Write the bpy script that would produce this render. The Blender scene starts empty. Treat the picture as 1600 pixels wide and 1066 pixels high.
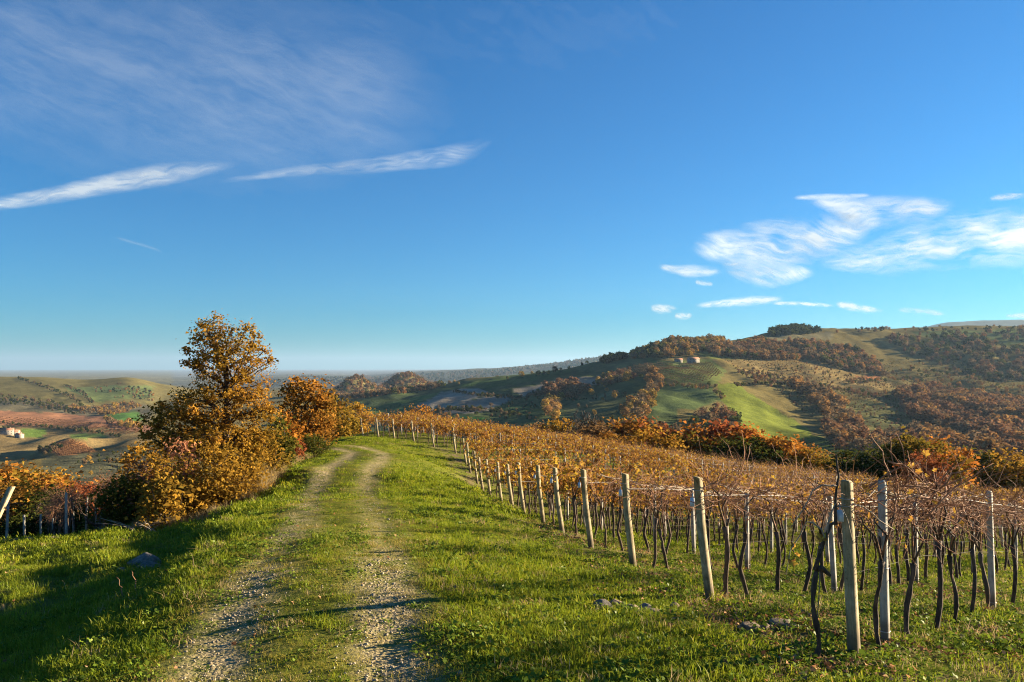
import bpy, math, random
import numpy as np
from mathutils import Vector, Matrix, Euler

random.seed(7)
RNG = np.random.default_rng(11)
scene = bpy.context.scene
COL = scene.collection

# ------------------------------------------------------------------ camera
LENS = 28.0
F = LENS / 36.0 * 1600.0
PITCH = math.atan(42.0 / F)
cam_d = bpy.data.cameras.new("camera")
cam_d.lens = LENS
cam_d.sensor_width = 36.0
cam_d.clip_start = 0.1
cam_d.clip_end = 80000.0
cam = bpy.data.objects.new("camera", cam_d)
COL.objects.link(cam)
cam.location = (0, 0, 0)
cam.rotation_euler = (math.pi / 2 + PITCH, 0, 0)
scene.camera = cam

# ------------------------------------------------------------------ sky, sun, exposure
SUN_EL = math.radians(12.3)
SUN_AZ = math.radians(22.0)          # measured from +X (right) towards +Y (ahead)
sun_dir = Vector((math.cos(SUN_AZ) * math.cos(SUN_EL), math.sin(SUN_AZ) * math.cos(SUN_EL), math.sin(SUN_EL)))
world = bpy.data.worlds.new("World")
scene.world = world
world.use_nodes = True
wn, wl = world.node_tree.nodes, world.node_tree.links
wn.clear()
w_out = wn.new("ShaderNodeOutputWorld")
w_bg = wn.new("ShaderNodeBackground")
w_sky = wn.new("ShaderNodeTexSky")
w_sky.sky_type = 'NISHITA'
w_sky.sun_disc = False
w_sky.sun_elevation = SUN_EL
w_sky.sun_rotation = math.pi / 2 - SUN_AZ
w_sky.altitude = 300
w_sky.air_density = 1.0
w_sky.dust_density = 0.3
w_sky.ozone_density = 2.5
w_tint = wn.new("ShaderNodeMix")          # clear autumn air: the whole sky a shade bluer
w_tint.data_type = 'RGBA'; w_tint.blend_type = 'MULTIPLY'; w_tint.inputs[0].default_value = 1.0
w_tint.inputs[7].default_value = (0.110, 0.448, 0.730, 1)
wl.new(w_sky.outputs[0], w_tint.inputs[6])
wl.new(w_tint.outputs[2], w_bg.inputs[0])
w_bg.inputs[1].default_value = 0.052
wl.new(w_bg.outputs[0], w_out.inputs[0])

sun_d = bpy.data.lights.new("sun", 'SUN')
sun_d.energy = 5.0
sun_d.angle = math.radians(0.5)
sun_d.color = (1.0, 0.82, 0.56)
sun = bpy.data.objects.new("sun", sun_d)
COL.objects.link(sun)
sun.rotation_euler = sun_dir.to_track_quat('Z', 'Y').to_euler()

scene.view_settings.view_transform = 'Standard'
scene.view_settings.look = 'None'
scene.view_settings.gamma = 1.0
scene.view_settings.use_curve_mapping = False
scene.view_settings.exposure = 2.2
scene.render.engine = 'CYCLES'
cy = scene.cycles
cy.use_denoising = True
cy.denoising_prefilter = 'NONE'
cy.use_adaptive_sampling = False
cy.filter_width = 1.1
cy.max_bounces = 8
cy.diffuse_bounces = 3
cy.glossy_bounces = 2
cy.transmission_bounces = 4
cy.transparent_max_bounces = 12
cy.volume_bounces = 0

# ------------------------------------------------------------------ small maths
def at(px, py, Y):
    """World point seen at photograph pixel (px, py) and lying Y metres ahead."""
    cx, cyy = (px - 800.0) / F, (533.0 - py) / F
    d = Y / (math.cos(PITCH) - cyy * math.sin(PITCH))
    return np.array((d * cx, Y, d * (math.sin(PITCH) + cyy * math.cos(PITCH))))

def to_px(x, y, z):
    c, s = math.cos(PITCH), math.sin(PITCH)
    d = np.maximum(y * c + z * s, 1e-3)
    u = -y * s + z * c
    return 800.0 + F * x / d, 533.0 - F * u / d

def _h(ix, iy, seed):
    n = (ix.astype(np.int64) * 374761393 + iy.astype(np.int64) * 668265263 + seed * 974711) & 0xffffffff
    n = ((n ^ (n >> 13)) * 1274126177) & 0xffffffff
    return ((n ^ (n >> 16)) & 0xffffff) / float(0xffffff) * 2 - 1

def vnoise(x, y, seed=0):
    x = np.asarray(x, float); y = np.asarray(y, float)
    ix, iy = np.floor(x), np.floor(y)
    fx, fy = x - ix, y - iy
    fx = fx * fx * fx * (fx * (fx * 6 - 15) + 10); fy = fy * fy * fy * (fy * (fy * 6 - 15) + 10)
    a, b = _h(ix, iy, seed), _h(ix + 1, iy, seed)
    c, d = _h(ix, iy + 1, seed), _h(ix + 1, iy + 1, seed)
    return (a + (b - a) * fx) * (1 - fy) + (c + (d - c) * fx) * fy

def fbm(x, y, seed=0, octv=4, gain=0.5):
    t, a, s = 0.0, 1.0, 0.0
    for o in range(octv):
        t = t + a * vnoise(x * 2 ** o + 17.3 * o, y * 2 ** o - 9.1 * o, seed + o)
        s += a; a *= gain
    return t / s

def sstep(a, b, x):
    t = np.clip((np.asarray(x, float) - a) / (b - a), 0, 1)
    return t * t * (3 - 2 * t)

def in_poly(px, py, poly):
    inside = np.zeros(np.shape(px), bool)
    n = len(poly)
    for i in range(n):
        x0, y0 = poly[i]; x1, y1 = poly[(i + 1) % n]
        if y0 == y1: continue
        c = ((y0 > py) != (y1 > py)) & (px < (x1 - x0) * (py - y0) / (y1 - y0) + x0)
        inside ^= c
    return inside

def catmull(pts, n=12):
    P = [np.array(p, float) for p in pts]
    P = [2 * P[0] - P[1]] + P + [2 * P[-1] - P[-2]]
    out = []
    for i in range(1, len(P) - 2):
        for k in range(n):
            t = k / n
            out.append(0.5 * ((2 * P[i]) + (-P[i-1] + P[i+1]) * t + (2*P[i-1] - 5*P[i] + 4*P[i+1] - P[i+2]) * t*t
                              + (-P[i-1] + 3*P[i] - 3*P[i+1] + P[i+2]) * t**3))
    out.append(P[-2])
    return np.array(out)

# ------------------------------------------------------------------ mesh and object helpers
def mesh_np(name, verts, faces, mats=(), attrs=None, smooth=False, mat_idx=None):
    """faces: list of integer arrays (n,3) or (n,4); attrs: name -> (domain, array)."""
    me = bpy.data.meshes.new(name)
    verts = np.asarray(verts, np.float32).reshape(-1, 3)
    me.vertices.add(len(verts)); me.vertices.foreach_set("co", verts.ravel())
    fl = [np.asarray(f, np.int32) for f in faces if len(f)]
    if fl:
        loops = np.concatenate([f.ravel() for f in fl])
        sizes = np.concatenate([np.full(len(f), f.shape[1], np.int32) for f in fl])
        starts = np.concatenate([[0], np.cumsum(sizes)[:-1]]).astype(np.int32)
        me.loops.add(len(loops)); me.loops.foreach_set("vertex_index", loops)
        me.polygons.add(len(sizes)); me.polygons.foreach_set("loop_start", starts)
        if smooth: me.polygons.foreach_set("use_smooth", np.ones(len(sizes), bool))
        if mat_idx is not None: me.polygons.foreach_set("material_index", np.asarray(mat_idx, np.int32))
    for k, (dom, a) in (attrs or {}).items():
        a = np.asarray(a, np.float32)
        if a.ndim == 2:
            if a.shape[1] == 4:
                t = me.attributes.new(k, 'FLOAT_COLOR', dom); t.data.foreach_set("color", a.ravel())
            else:
                t = me.attributes.new(k, 'FLOAT_VECTOR', dom); t.data.foreach_set("vector", a.ravel())
        else:
            t = me.attributes.new(k, 'FLOAT', dom); t.data.foreach_set("value", a)
    for m in mats: me.materials.append(m)
    me.update(calc_edges=True)
    return me

class MB:
    """Collects tubes, boxes and leaves; build() links them as one mesh object."""
    def __init__(s): s.v, s.q, s.t, s.n, s.lv = [], [], [], 0, []
    def add(s, v, q=None, t=None):
        v = np.asarray(v, float).reshape(-1, 3)
        if q is not None and len(q): s.q.append(np.asarray(q) + s.n)
        if t is not None and len(t): s.t.append(np.asarray(t) + s.n)
        s.v.append(v); s.n += len(v)
    def tube(s, pts, rad, sides=5, cap=True):
        pts = np.asarray(pts, float); m = len(pts)
        rad = np.broadcast_to(np.asarray(rad, float), (m,))
        d = np.gradient(pts, axis=0); d /= np.linalg.norm(d, axis=1)[:, None] + 1e-9
        ref = np.array((0.31, 0.17, 0.94)) if abs(d[0][2]) < 0.9 else np.array((1.0, 0.1, 0))
        u = np.cross(d, ref); u /= np.linalg.norm(u, axis=1)[:, None] + 1e-9
        w = np.cross(d, u)
        a = np.arange(sides) * 2 * math.pi / sides
        ring = pts[:, None] + rad[:, None, None] * (np.cos(a)[None, :, None] * u[:, None] + np.sin(a)[None, :, None] * w[:, None])
        i = np.arange(m - 1)[:, None] * sides; k = np.arange(sides)[None]
        q = np.stack([i + k, i + (k + 1) % sides, i + sides + (k + 1) % sides, i + sides + k], -1).reshape(-1, 4)
        V = ring.reshape(-1, 3); t = []
        if cap:
            V = np.vstack([V, pts[0], pts[-1]]); b = m * sides
            for j in range(sides):
                t.append((b, (j + 1) % sides, j)); t.append((b + 1, b - sides + j, b - sides + (j + 1) % sides))
        s.add(V, q, t)
    def prism(s, poly, z0, z1, shear=(0, 0), taper=1.0):
        """upright prism over a 2-D outline; its top shifted by shear and scaled by taper."""
        p = np.asarray(poly, float); n = len(p)
        V = np.vstack([np.c_[p, np.full(n, z0)], np.c_[p * taper + np.asarray(shear), np.full(n, z1)]])
        q = [(i, (i + 1) % n, n + (i + 1) % n, n + i) for i in range(n)]
        V = np.vstack([V, [(p.mean(0)[0], p.mean(0)[1], z0)], [(p.mean(0)[0] * taper + shear[0], p.mean(0)[1] * taper + shear[1], z1)]])
        t = [(2 * n, (i + 1) % n, i) for i in range(n)] + [(2 * n + 1, n + i, n + (i + 1) % n) for i in range(n)]
        s.add(V, q, t)
    def box(s, c, h):
        c = np.asarray(c, float); h = np.asarray(h, float)
        V = [c + h * np.array(k) for k in ((-1,-1,-1),(1,-1,-1),(1,1,-1),(-1,1,-1),(-1,-1,1),(1,-1,1),(1,1,1),(-1,1,1))]
        s.add(V, [(0,3,2,1),(4,5,6,7),(0,1,5,4),(1,2,6,5),(2,3,7,6),(3,0,4,7)])
    def leaves(s, c, size, rng, up=0.35, width=0.7, fold=0.22):
        V, q = leaf_quads(c, size, rng, up, width, fold)
        s.add(V, q)
    def mesh(s, name, mat, smooth=False, attrs=None):
        V = np.vstack(s.v); fs = []
        if s.q: fs.append(np.vstack(s.q))
        if s.t: fs.append(np.vstack(s.t))
        nf = sum(len(f) for f in fs)
        A = {"lv": ('FACE', np.random.default_rng(nf).random(nf))}
        if attrs: A.update(attrs)
        return mesh_np(name, V, fs, [mat] if mat else [], A, smooth)
    def build(s, name, mat, parent=None, smooth=False):
        return link(name, s.mesh(name, mat, smooth), parent)

def leaf_quads(c, size, rng, up=0.35, width=0.7, fold=0.22):
    c = np.asarray(c, float); n = len(c)
    size = np.broadcast_to(np.asarray(size, float), (n,)) * rng.uniform(0.65, 1.3, n)
    nr = rng.normal(size=(n, 3)); nr[:, 2] = np.abs(nr[:, 2]) + up
    nr /= np.linalg.norm(nr, axis=1)[:, None]
    a = np.cross(nr, rng.normal(size=(n, 3))); a /= np.linalg.norm(a, axis=1)[:, None] + 1e-9
    b = np.cross(nr, a)
    S = size[:, None]
    V = np.stack([c - a * S * .5, c + b * S * width * .5 + nr * S * fold - a * S * .06,
                  c + a * S * .5, c - b * S * width * .5 + nr * S * fold - a * S * .06], 1).reshape(-1, 3)
    q = np.arange(n)[:, None] * 4 + np.array([0, 1, 2, 3])[None]
    return V, q

LOBES = [(0, 1.0), (28, .60), (58, .92), (92, .58), (128, .74), (165, .34), (180, .12), (195, .34), (232, .74), (268, .58), (302, .92), (332, .60)]
def lobed_leaves(c, size, rng, up=0.2):
    """vine leaves: a five-lobed outline fanned round the stalk point and cupped."""
    V, T = [], []
    for p in np.asarray(c, float):
        n = rng.normal(size=3); n[2] = abs(n[2]) * .6 + up; n /= np.linalg.norm(n)
        a = np.cross(n, rng.normal(size=3)); a /= np.linalg.norm(a) + 1e-9; b = np.cross(n, a)
        sz = size * rng.uniform(.6, 1.2) * .55; k = len(V); cup = rng.uniform(.1, .5)
        V.append(p)
        for deg, r in LOBES:
            t = math.radians(deg); r = r * rng.uniform(.85, 1.12)
            V.append(p + sz * (a * (r * math.cos(t) * .95) + b * (r * math.sin(t)) + n * (cup * r * r * (1 if abs(math.sin(t)) > .4 else .25) + rng.normal(0, .06))))
        m = len(LOBES)
        T += [(k, k + 1 + i, k + 1 + (i + 1) % m) for i in range(m)]
    return np.array(V), np.array(T)

def link(name, me, parent=None, loc=None):
    o = bpy.data.objects.new(name, me); COL.objects.link(o)
    if parent is not None: o.parent = parent
    if loc is not None: o.location = loc
    return o

def tag(o, label=None, cat=None, group=None, kind=None):
    if label: o["label"] = label
    if cat: o["category"] = cat
    if group: o["group"] = group
    if kind: o["kind"] = kind
    return o

def thing(name, label, cat, loc=(0, 0, 0), rz=0.0, group=None, scale=1.0):
    o = bpy.data.objects.new(name, None); COL.objects.link(o)
    o.empty_display_size = 0.3
    o.location = loc; o.rotation_euler = (0, 0, rz); o.scale = (scale,) * 3
    return tag(o, label, cat, group)

ORD = ("first second third fourth fifth sixth seventh eighth ninth tenth eleventh twelfth thirteenth fourteenth fifteenth "
       "sixteenth seventeenth eighteenth nineteenth twentieth").split()
def ordw(i):
    tens = ["", "", "twenty", "thirty", "forty", "fifty", "sixty", "seventy", "eighty", "ninety"]
    if i < 20: return ORD[i]
    n = i + 1
    if n % 10 == 0: return tens[n // 10][:-1] + "ieth"
    return tens[n // 10] + "-" + ORD[n % 10 - 1]

# ------------------------------------------------------------------ materials
def new_mat(name):
    m = bpy.data.materials.new(name); m.use_nodes = True
    nt = m.node_tree; nt.nodes.clear()
    out = nt.nodes.new("ShaderNodeOutputMaterial")
    return m, nt, nt.nodes, nt.links, out

def ramp(nt, stops, fac=None):
    r = nt.nodes.new("ShaderNodeValToRGB")
    e = r.color_ramp.elements
    while len(e) > 1: e.remove(e[-1])
    e[0].position = stops[0][0]; e[0].color = (*stops[0][1], 1)
    for p, c in stops[1:]:
        k = e.new(p); k.color = (*c, 1)
    if fac is not None: nt.links.new(fac, r.inputs[0])
    return r

def noise(nt, scale, detail=4, rough=0.55, vec=None, dist=0.0):
    n = nt.nodes.new("ShaderNodeTexNoise")
    n.inputs["Scale"].default_value = scale; n.inputs["Detail"].default_value = detail
    n.inputs["Roughness"].default_value = rough; n.inputs["Distortion"].default_value = dist
    if vec is not None: nt.links.new(vec, n.inputs["Vector"])
    return n

def math_n(nt, op, a, b=None, clamp=False):
    n = nt.nodes.new("ShaderNodeMath"); n.operation = op; n.use_clamp = clamp
    for i, v in enumerate((a, b)):
        if v is None: continue
        if isinstance(v, (int, float)): n.inputs[i].default_value = v
        else: nt.links.new(v, n.inputs[i])
    return n.outputs[0]

def mixc(nt, fac, a, b, mode='MIX'):
    n = nt.nodes.new("ShaderNodeMix"); n.data_type = 'RGBA'; n.blend_type = mode
    for s, v in ((n.inputs[0], fac), (n.inputs[6], a), (n.inputs[7], b)):
        if isinstance(v, (int, float)): s.default_value = v
        elif isinstance(v, tuple): s.default_value = (*v, 1)
        else: nt.links.new(v, s)
    return n.outputs[2]

def attr(nt, name):
    a = nt.nodes.new("ShaderNodeAttribute"); a.attribute_name = name
    return a

def leaf_mat(name, stops, trans=0.35, rnd=0.45, gloss=0.0):
    """leaf colour from a ramp: part per leaf, part per plant; thin, so light also comes through."""
    m, nt, N, L, out = new_mat(name)
    lv = attr(nt, "lv").outputs["Fac"]
    oi = N.new("ShaderNodeObjectInfo")
    f = math_n(nt, 'ADD', math_n(nt, 'MULTIPLY', lv, 1 - rnd), math_n(nt, 'MULTIPLY', oi.outputs["Random"], rnd))
    r = ramp(nt, stops, f)
    d = N.new("ShaderNodeBsdfDiffuse"); t = N.new("ShaderNodeBsdfTranslucent")
    L.new(r.outputs[0], d.inputs[0]); L.new(r.outputs[0], t.inputs[0])
    mx = N.new("ShaderNodeMixShader"); mx.inputs[0].default_value = trans
    L.new(d.outputs[0], mx.inputs[1]); L.new(t.outputs[0], mx.inputs[2])
    last = mx.outputs[0]
    if gloss > 0:
        g = N.new("ShaderNodeBsdfGlossy"); g.inputs["Roughness"].default_value = 0.45
        m2 = N.new("ShaderNodeMixShader"); m2.inputs[0].default_value = gloss
        L.new(last, m2.inputs[1]); L.new(g.outputs[0], m2.inputs[2]); last = m2.outputs[0]
    L.new(last, out.inputs[0])
    return m

def rough_mat(name, stops, scale=8.0, rough=0.85, bump=0.3, stretch=None, detail=6, bscale=None):
    m, nt, N, L, out = new_mat(name)
    tc = N.new("ShaderNodeTexCoord"); vec = tc.outputs["Object"]
    if stretch:
        mp = N.new("ShaderNodeMapping"); mp.inputs["Scale"].default_value = stretch
        L.new(vec, mp.inputs[0]); vec = mp.outputs[0]
    n = noise(nt, scale, detail, 0.6, vec)
    oi = N.new("ShaderNodeObjectInfo")
    f = math_n(nt, 'ADD', n.outputs[0], math_n(nt, 'MULTIPLY', math_n(nt, 'SUBTRACT', oi.outputs["Random"], 0.5), 0.16))
    r = ramp(nt, stops, f)
    b = N.new("ShaderNodeBsdfPrincipled"); b.inputs["Roughness"].default_value = rough
    b.inputs["Specular IOR Level"].default_value = 0.25
    L.new(r.outputs[0], b.inputs["Base Color"])
    if bump:
        n2 = noise(nt, bscale or scale * 3, 5, 0.6, vec)
        bp = N.new("ShaderNodeBump"); bp.inputs["Strength"].default_value = bump; bp.inputs["Distance"].default_value = 0.02
        L.new(n2.outputs[0], bp.inputs["Height"]); L.new(bp.outputs[0], b.inputs["Normal"])
    L.new(b.outputs[0], out.inputs[0])
    return m

M = {}
M['bark'] = rough_mat("bark", [(0.3, (0.035, 0.025, 0.018)), (0.7, (0.11, 0.08, 0.055))], 12, bump=0.6, stretch=(1, 1, 0.25))
M['vine_bark'] = rough_mat("vine_bark", [(0.3, (0.022, 0.015, 0.011)), (0.72, (0.15, 0.10, 0.068))], 22, bump=0.8, stretch=(1, 1, 0.2))
M['cane'] = rough_mat("cane", [(0.3, (0.15, 0.062, 0.032)), (0.75, (0.37, 0.20, 0.11))], 5, bump=0)
def post_mat(name, stops, stain):
    """weathered concrete: blotches, rain streaks down the shaft, lichen spots, soil splashed on the foot."""
    m, nt, N, L, out = new_mat(name)
    tc = N.new("ShaderNodeTexCoord"); vec = tc.outputs["Object"]
    oi = N.new("ShaderNodeObjectInfo")
    off = N.new("ShaderNodeVectorMath"); off.operation = 'ADD'; L.new(vec, off.inputs[0])
    cb = N.new("ShaderNodeCombineXYZ"); L.new(math_n(nt, 'MULTIPLY', oi.outputs["Random"], 37.0), cb.inputs[0]); L.new(cb.outputs[0], off.inputs[1])
    v2 = off.outputs[0]
    mp = N.new("ShaderNodeMapping"); mp.inputs["Scale"].default_value = (1, 1, 0.07); L.new(v2, mp.inputs[0])
    n1 = noise(nt, 5, 6, 0.65, v2); n2 = noise(nt, 55, 4, 0.6, mp.outputs[0]); n3 = noise(nt, 32, 4, 0.7, v2)
    f = math_n(nt, 'ADD', math_n(nt, 'MULTIPLY', n1.outputs[0], 0.6), math_n(nt, 'MULTIPLY', n2.outputs[0], 0.4))
    c = ramp(nt, stops, f).outputs[0]
    c = mixc(nt, ramp(nt, [(.60, (0, 0, 0)), (.68, (.8, .8, .8))], n3.outputs[0]).outputs[0], c, stain)
    sp = N.new("ShaderNodeSeparateXYZ"); L.new(vec, sp.inputs[0])
    soil = math_n(nt, 'ADD', sp.outputs[2], math_n(nt, 'MULTIPLY', n1.outputs[0], -0.35))
    c = mixc(nt, ramp(nt, [(0.0, (.75, .75, .75)), (0.10, (0, 0, 0))], soil).outputs[0], c, (0.10, 0.075, 0.05))
    b = N.new("ShaderNodeBsdfPrincipled"); b.inputs["Roughness"].default_value = 0.9; b.inputs["Specular IOR Level"].default_value = 0.2
    L.new(c, b.inputs["Base Color"])
    bp = N.new("ShaderNodeBump"); bp.inputs["Strength"].default_value = 0.5; bp.inputs["Distance"].default_value = 0.006
    L.new(math_n(nt, 'ADD', n3.outputs[0], n2.outputs[0]), bp.inputs["Height"]); L.new(bp.outputs[0], b.inputs["Normal"])
    L.new(b.outputs[0], out.inputs[0])
    return m
M['post'] = post_mat("post_concrete", [(0.34, (0.13, 0.10, 0.055)), (0.5, (0.30, 0.245, 0.145)), (0.66, (0.46, 0.39, 0.265))], (0.11, 0.10, 0.055))
M['post_grey'] = post_mat("post_grey_concrete", [(0.34, (0.17, 0.155, 0.13)), (0.5, (0.33, 0.31, 0.27)), (0.66, (0.46, 0.44, 0.39))], (0.15, 0.14, 0.10))
M['wire'] = rough_mat("galvanised_wire", [(0.3, (0.28, 0.26, 0.23)), (0.7, (0.42, 0.40, 0.36))], 3, rough=0.4, bump=0)
M['old_wire'] = rough_mat("rusty_wire", [(0.3, (0.035, 0.025, 0.02)), (0.7, (0.08, 0.06, 0.05))], 3, rough=0.6, bump=0)
M['tag'] = rough_mat("white_plastic", [(0.3, (0.50, 0.53, 0.56)), (0.7, (0.62, 0.64, 0.66))], 20, rough=0.35, bump=0)
M['twine'] = rough_mat("green_twine", [(0.3, (0.02, 0.09, 0.08)), (0.7, (0.03, 0.14, 0.12))], 20, bump=0)
M['stone'] = rough_mat("stone", [(0.25, (0.07, 0.06, 0.05)), (0.55, (0.17, 0.15, 0.125)), (0.8, (0.30, 0.275, 0.23))], 9, bump=0.5)
M['gravel'] = rough_mat("gravel_stone", [(0.3, (0.17, 0.135, 0.09)), (0.5, (0.28, 0.235, 0.165)), (0.7, (0.42, 0.37, 0.28))], 1.2, bump=0)
M['clod'] = rough_mat("earth_clod", [(0.3, (0.13, 0.09, 0.058)), (0.7, (0.32, 0.24, 0.16))], 9, bump=0.6)
M['dead_wood'] = rough_mat("dead_wood", [(0.3, (0.16, 0.12, 0.09)), (0.75, (0.40, 0.33, 0.25))], 9, bump=0.3, stretch=(1, 1, .3))
M['house_wall'] = rough_mat("house_wall", [(0.3, (0.24, 0.21, 0.17)), (0.7, (0.32, 0.29, 0.245))], 0.6, bump=0)
M['roof'] = rough_mat("roof_tiles", [(0.3, (0.24, 0.11, 0.07)), (0.7, (0.36, 0.18, 0.11))], 2.0, bump=0)
M['pane'] = rough_mat("window_dark", [(0.3, (0.03, 0.035, 0.04)), (0.7, (0.06, 0.065, 0.07))], 2.0, rough=0.2, bump=0)

OR = dict(
    oak=[(0.0, (0.065, 0.075, 0.016)), (0.25, (0.16, 0.12, 0.020)), (0.5, (0.28, 0.165, 0.024)), (0.78, (0.37, 0.19, 0.03)), (1.0, (0.28, 0.10, 0.024))],
    gold=[(0.0, (0.13, 0.10, 0.02)), (0.4, (0.34, 0.19, 0.028)), (0.75, (0.46, 0.25, 0.035)), (1.0, (0.38, 0.145, 0.03))],
    orange=[(0.0, (0.10, 0.08, 0.018)), (0.3, (0.31, 0.145, 0.026)), (0.65, (0.46, 0.195, 0.034)), (1.0, (0.38, 0.125, 0.028))],
    rust=[(0.0, (0.13, 0.055, 0.025)), (0.5, (0.29, 0.095, 0.035)), (1.0, (0.33, 0.065, 0.028))],
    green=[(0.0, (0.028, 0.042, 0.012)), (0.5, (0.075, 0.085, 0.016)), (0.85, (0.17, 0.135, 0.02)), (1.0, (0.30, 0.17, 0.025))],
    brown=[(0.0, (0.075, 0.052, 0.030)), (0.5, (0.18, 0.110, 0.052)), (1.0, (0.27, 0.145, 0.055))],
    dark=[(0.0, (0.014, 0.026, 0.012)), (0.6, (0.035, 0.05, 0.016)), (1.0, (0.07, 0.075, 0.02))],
    pink=[(0.0, (0.25, 0.10, 0.05)), (0.5, (0.42, 0.19, 0.10)), (1.0, (0.50, 0.26, 0.13))])
LM = {k: leaf_mat("leaf_" + k, v) for k, v in OR.items()}
LM['vine'] = leaf_mat("leaf_vine", [(0.0, (0.18, 0.078, 0.03)), (0.3, (0.33, 0.155, 0.038)), (0.65, (0.45, 0.26, 0.043)), (0.93, (0.60, 0.43, 0.05)), (1.0, (0.27, 0.07, 0.025))], rnd=0.2)
LM['fallen'] = leaf_mat("leaf_fallen", [(0.0, (0.12, 0.055, 0.026)), (0.5, (0.30, 0.155, 0.075)), (0.85, (0.42, 0.27, 0.15)), (1.0, (0.22, 0.035, 0.02))], trans=0.1, rnd=0.8)
LM['grass'] = leaf_mat("grass_blade", [(0.0, (0.075, 0.115, 0.009)), (0.5, (0.20, 0.25, 0.015)), (0.85, (0.32, 0.315, 0.022)), (1.0, (0.40, 0.31, 0.06))], trans=0.42, rnd=0.5, gloss=0.008)
LM['weed'] = leaf_mat("weed_leaf", [(0.0, (0.055, 0.095, 0.012)), (0.6, (0.14, 0.20, 0.018)), (1.0, (0.24, 0.27, 0.03))], trans=0.3, rnd=0.4, gloss=0.012)
LM['worn'] = leaf_mat("worn_grass", [(0.0, (0.14, 0.13, 0.02)), (0.5, (0.26, 0.225, 0.035)), (1.0, (0.42, 0.32, 0.10))], trans=0.35, rnd=0.5)
LM['straw'] = leaf_mat("straw", [(0.0, (0.22, 0.16, 0.07)), (0.6, (0.42, 0.31, 0.15)), (1.0, (0.55, 0.42, 0.22))], trans=0.35, rnd=0.3)

# ------------------------------------------------------------------ lie of the land
TRACK = catmull([(0.55, -6), (-0.45, 0), (-1.67, 6.4), (-2.27, 9.57), (-3.04, 14), (-5.11, 24), (-6.3, 34), (-7.0, 38.5), (-8.4, 41.5), (-10.5, 43.3), (-14, 44.5)], 14)

def track_dist(x, y):
    """signed distance across the track (+ right) and position along it."""
    x = np.asarray(x, float); y = np.asarray(y, float)
    sh = x.shape; P = np.stack([x.ravel(), y.ravel()], -1)
    best = np.full(len(P), 1e9); sg = np.zeros(len(P)); al = np.zeros(len(P)); run = 0.0
    for a, b in zip(TRACK[:-1], TRACK[1:]):
        d = b - a; l2 = d @ d
        t = np.clip(((P - a) @ d) / l2, 0, 1)
        q = P - a - t[:, None] * d
        dd = np.hypot(q[:, 0], q[:, 1]); m = dd < best
        best[m] = dd[m]; sg[m] = np.where(d[1] * q[m, 0] - d[0] * q[m, 1] > 0, 1, -1); al[m] = run + t[m] * math.sqrt(l2)
        run += math.sqrt(l2)
    return (best * sg).reshape(sh), al.reshape(sh)

# row ends of the vineyard beside the track: base pixel and distance ahead
ROW_ENDS = [(1335, 1022, 7.14), (1110, 945, 9.9), (990, 890, 12.9), (924, 860, 15.6), (879, 836, 18.4), (849, 819, 21.2), (819, 805, 23.8),
            (801.6, 797.6, 26.4), (784, 790, 29.2), (766.6, 779, 32), (755, 769, 34.7), (746, 756, 37.5), (735, 739, 41), (729, 728, 44.2),
            (712, 709, 48), (678, 698.5, 52), (647.5, 692.5, 55.2), (617, 689, 58), (592, 686, 60.2), (568, 684.7, 62), (548, 683, 63.6), (536, 682, 65)]
ENDS = [at(*e) for e in ROW_ENDS]
ctrl = [tuple(p) for p in ENDS]
for p in [(340, 1066, 6.4), (610, 1066, 6.4), (410, 900, 9.57), (600, 900, 9.57), (475, 830, 14), (585, 830, 14), (505, 760, 24), (570, 760, 24),
          (552, 714, 35), (598, 712, 35), (540, 702, 41), (560, 693, 46), (520, 690, 50), (505, 699, 43),
          (700, 1000, 7.3), (900, 960, 8.6), (800, 880, 11.4), (730, 800, 18.2), (700, 750, 27), (660, 718, 36),
          # bank and lower terrace on the left
          (60, 1066, 7.0), (200, 960, 9.05), (310, 870, 12.2), (375, 800, 19.5), (430, 738, 31), (470, 712, 40),
          (0, 1066, 7.8), (60, 960, 10.3), (0, 960, 10.6), (130, 925, 11.8), (0, 880, 16.4), (110, 852, 23.2), (180, 830, 27.5), (60, 850, 22.4), (250, 812, 25.5), (330, 790, 25.5),
          (400, 752, 27), (440, 728, 34)]:
    ctrl.append(tuple(at(*p)))
ctrl += [(5.0, 12.9, -3.60), (6.15, 10.2, -3.10), (5.9, 17.5, -4.3), (10, 7, -3.1), (15, 12, -4.2), (20, 20, -5.6), (30, 35, -8.0), (12, 30, -6.3), (20, 45, -8.6),
         (18, 75, -10.4), (26.5, 55, -9.4), (6, 76, -8.2), (-2.8, 71, -6.6), (-6, 64, -5.6), (12, 55, -7.6), (5, 45, -6.4),
         (45, 75, -12.9), (58, 96, -15.5), (38, 52, -10.4),
         (15, 100, -17), (-5, 95, -13), (35, 95, -15.5), (-14, 80, -9), (-13, 72, -6.6),
         (-22, 60, -9.5), (-20, 30, -7.4), (-25, 45, -12), (-16, 48, -8), (-40, 60, -20), (-22, 75, -14), (-35, 30, -11), (-18, 20, -5.1), (-14, 12, -3.9), (-30, 90, -21),
         (0, 0, -2.0), (0, 3, -2.25), (-4, 0, -2.5), (-8, 0, -3.7), (5, 0, -2.3), (5, 4, -2.5), (0, -12, -1.9), (12, -12, -2.9), (-12, -10, -5), (25, 0, -4.5), (-25, 0, -7)]
ctrl = np.array(ctrl)

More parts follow.
